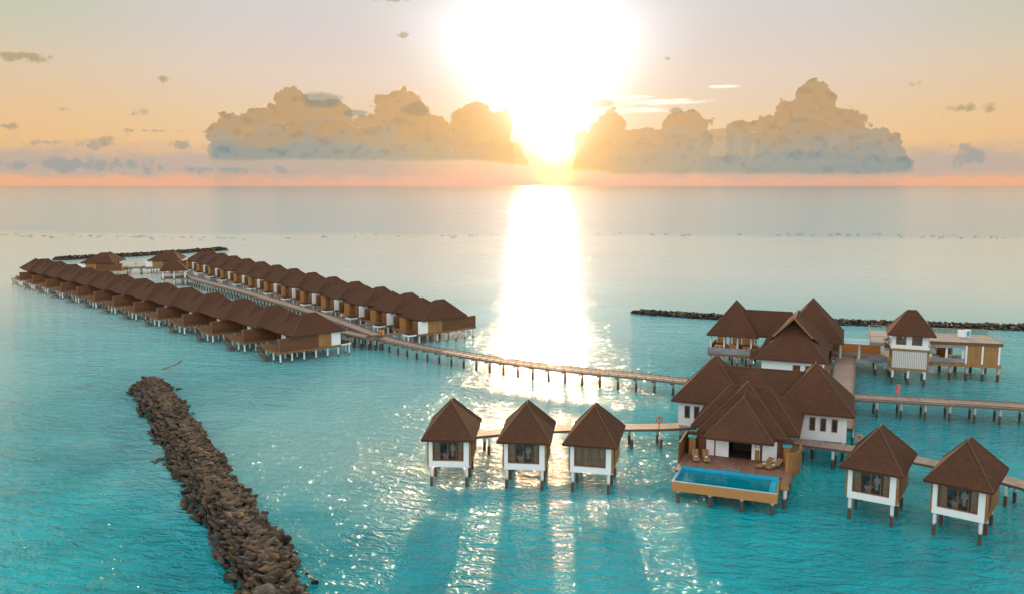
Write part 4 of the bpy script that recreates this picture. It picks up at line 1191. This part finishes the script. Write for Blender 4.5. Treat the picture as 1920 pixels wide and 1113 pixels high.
# ------------------------------------------------------------------ breakwaters
def rock_mesh(seed):
    rr = random.Random(seed)
    bm = bmesh.new(); bmesh.ops.create_icosphere(bm, subdivisions=2, radius=1.0)
    sx, sy, sz = rr.uniform(.9, 1.25), rr.uniform(.6, .9), rr.uniform(.34, .52)
    planes = [(Vector((rr.gauss(0, 1), rr.gauss(0, 1), rr.gauss(0, 1))).normalized(), rr.uniform(.40, .78)) for _ in range(12)]
    for v in bm.verts:
        for n_, d in planes:
            k = v.co.dot(n_)
            if k > d: v.co -= n_ * (k - d)
        v.co *= 1 + rr.uniform(-.05, .05)
        v.co.x *= sx; v.co.y *= sy; v.co.z *= sz
    me = bpy.data.meshes.new('boulder'); bm.to_mesh(me); bm.free(); me.materials.append(M['rock'])
    return me
ROCKS = [rock_mesh(k) for k in range(14)]
def ridge_points(line, width, height, spacing, rr, jitter=.25):
    """places for rocks on a rubble mound along a polyline: (position, heading, tilt)"""
    out_ = []
    Lg = [0]
    for i in range(1, len(line)): Lg.append(Lg[-1] + (line[i] - line[i - 1]).length)
    s = 0
    while s < Lg[-1]:
        i = max(j for j in range(len(line) - 1) if Lg[j] <= s)
        t = (s - Lg[i]) / (Lg[i + 1] - Lg[i]); c = line[i].lerp(line[i + 1], t); d = (line[i + 1] - line[i]).normalized(); n = Vector((-d.y, d.x, 0))
        endf = min(1, (min(s, Lg[-1] - s) + .8) / 4.0) ** .6
        wl = width * (0.92 + .12 * math.sin(s * .45) + .06 * math.sin(s * 1.3 + 1)) * endf
        k = -wl / 2
        while k < wl / 2:
            x = k + rr.uniform(-jitter, jitter); h = height * endf * max(0, 1 - (abs(x) / (wl / 2)) ** 1.7)
            out_.append((c + d * rr.uniform(-jitter, jitter) * 1.5 + n * x + Vector((0, 0, h + rr.uniform(-.16, .18))), math.atan2(d.y, d.x), -math.atan2(height * 1.7 * abs(x / (wl / 2)) ** .7, wl / 2) * (1 if x > 0 else -1), n))
            k += spacing * rr.uniform(.75, 1.1)
        s += spacing * .72
    return out_
def rock_xf(q, rr, size):
    p, hd, tilt, n = q
    s = size * min(1.75, rr.lognormvariate(0, .30))
    rot = Matrix.Rotation(hd + math.pi / 2 + rr.gauss(0, .5), 4, 'Z') @ Matrix.Rotation(rr.gauss(0, .28), 4, 'X') @ Matrix.Rotation(rr.gauss(.12, .2), 4, 'Y')
    til = Matrix.Rotation(-tilt * .55, 4, Vector((math.cos(hd), math.sin(hd), 0)))
    return Matrix.Translation(p) @ til @ rot @ Matrix.Diagonal((s, s, s, 1))
def rubble(name, pts, rr, size, lab, cat=None, kind='stuff', core=None):
    vs, fs, tn = [], [], []
    for q in pts:
        me = rr.choice(ROCKS); mx = rock_xf(q, rr, size); i = len(vs); tone = rr.random()
        vs += [mx @ v.co for v in me.vertices]; tn += [tone] * len(me.vertices)
        fs += [tuple(i + k for k in pl.vertices) for pl in me.polygons]
    me = bpy.data.meshes.new(name); me.from_pydata(vs, [], fs); me.update(); me.materials.append(M['rock'])
    at_ = me.attributes.new('tone', 'FLOAT', 'POINT'); at_.data.foreach_set('value', tn)
    o = bpy.data.objects.new(name, me); COL.objects.link(o)
    return tag(o, lab, cat, kind=kind)
def core(line, width, height, name, lab):
    m = MB(); n = 8
    for i in range(len(line) - 1):
        d = (line[i + 1] - line[i]).normalized(); nn = Vector((-d.y, d.x, 0))
        f = lambda k: (nn * width * .46 * (2 * k / n - 1) + Vector((0, 0, -.35 + height * .9 * max(0, 1 - abs(2 * k / n - 1) ** 1.7))))
        for k in range(n):
            m.poly([line[i] + f(k), line[i + 1] + f(k), line[i + 1] + f(k + 1), line[i] + f(k + 1)])
    return tag(m.build(name, 'rock'), lab, kind='structure')
rr = random.Random(11)
bl = [at(276, 722), at(300, 757), at(330, 806), at(352, 840), at(390, 905), at(440, 983), at(487, 1045), at(508, 1113)]
bl = [Vector((p.x, p.y, 0)) for p in bl] + [Vector((-17.2, 57, 0)), Vector((-15.0, 49, 0))]
core(bl, 5.0, 1.7, 'rubble_terrain', 'dark rubble bank under the boulders of the near breakwater')
pts = ridge_points(bl, 5.8, 1.9, .54, rr, .16)
def px_size(q):
    p = q[0]; return p.y
pts.sort(key=px_size)
vis = [q for q in pts if q[0].y > 58]
near_ = vis[:300]; far_ = vis[300:]
for k, q in enumerate(near_):
    o = bpy.data.objects.new('boulder', rr.choice(ROCKS)); COL.objects.link(o)
    o.matrix_world = rock_xf(q, rr, .50)
    tag(o, 'brown boulder in the near part of the long rock breakwater', 'boulder', 'boulders of the near breakwater')
rubble('breakwater_rocks', far_, rr, .50, 'dark brown boulders of the near breakwater running away to its tip')
# stray stones beside it
st = []
for (px, py) in ((335, 729), (347, 752), (355, 762), (362, 775), (372, 793), (390, 822), (397, 836), (408, 850), (413, 862), (425, 878), (460, 918), (478, 941), (495, 962), (545, 1040), (560, 1055), (575, 1075), (343, 948), (358, 952), (300, 862), (310, 841), (395, 1020), (590, 1092)):
    p = at(px, py); st.append((Vector((p.x, p.y, .1)), rr.uniform(0, 3), 0, None))
    for k in range(2): st.append((Vector((p.x + rr.uniform(-1, .3), p.y + rr.uniform(-1, 1), -.1)), rr.uniform(0, 3), 0, None))
rubble('stray_rocks', st, rr, .42, 'stray dark stones awash beside the near breakwater')
fr_ = [at(1188, 586), at(1230, 589.5), at(1340, 597), at(1450, 602), at(1560, 607), at(1750, 612), at(1920, 617), at(2100, 622)]
fr_ = [Vector((p.x, p.y, 0)) for p in fr_]
core(fr_, 3.4, .9, 'rubble_terrain', 'dark rubble bank behind the restaurant')
rubble('breakwater_rocks', ridge_points(fr_, 4.0, 1.0, .7, rr), rr, .58, 'low rock breakwater behind the restaurant and tower house')
fl_ = [at(100, 488), at(160, 485), at(250, 480.5), at(330, 475), at(400, 470.5), at(424, 468.5)]
fl_ = [Vector((p.x, p.y, 0)) for p in fl_]
core(fl_, 5.6, 1.3, 'rubble_terrain', 'dark rubble bank behind the water villa rows')
rubble('breakwater_rocks', ridge_points(fl_, 6.0, 1.35, .95, rr), rr, .75, 'long low rock breakwater behind the water villa rows')
# reef flat awash: scattered dark stones along the break line
rf_ = MB()
for k in range(380):
    px = rr.uniform(-60, 1980)
    clump = math.sin(px * .021 + 1) + math.sin(px * .0083) + rr.gauss(0, .5)
    if clump < .45 and rr.random() > .25: continue
    p = at(px, 441.5 + 3.0 * math.sin(px * .004 - .6) + abs(px - 960) * .002 + rr.gauss(0, 1.6))
    l, dpt, hh = rr.uniform(.6, 2.6), rr.uniform(.4, 1.3), rr.uniform(.01, .13)
    n = 7; rim_ = [(p.x + l * math.cos(2 * math.pi * j / n) * rr.uniform(.7, 1.2), p.y + dpt * math.sin(2 * math.pi * j / n) * rr.uniform(.7, 1.2)) for j in range(n)]
    for j in range(n):
        a_, c_ = rim_[j], rim_[(j + 1) % n]
        rf_.poly([(*a_, -.1), (*c_, -.1), (p.x + (c_[0] - p.x) * .5, p.y + (c_[1] - p.y) * .5, hh), (p.x + (a_[0] - p.x) * .5, p.y + (a_[1] - p.y) * .5, hh)])
    rf_.poly([(p.x + (q[0] - p.x) * .5, p.y + (q[1] - p.y) * .5, hh) for q in rim_])
tag(rf_.build('reef', 'rock'), 'thin line of dark reef patches breaking the surface far out', kind='stuff')
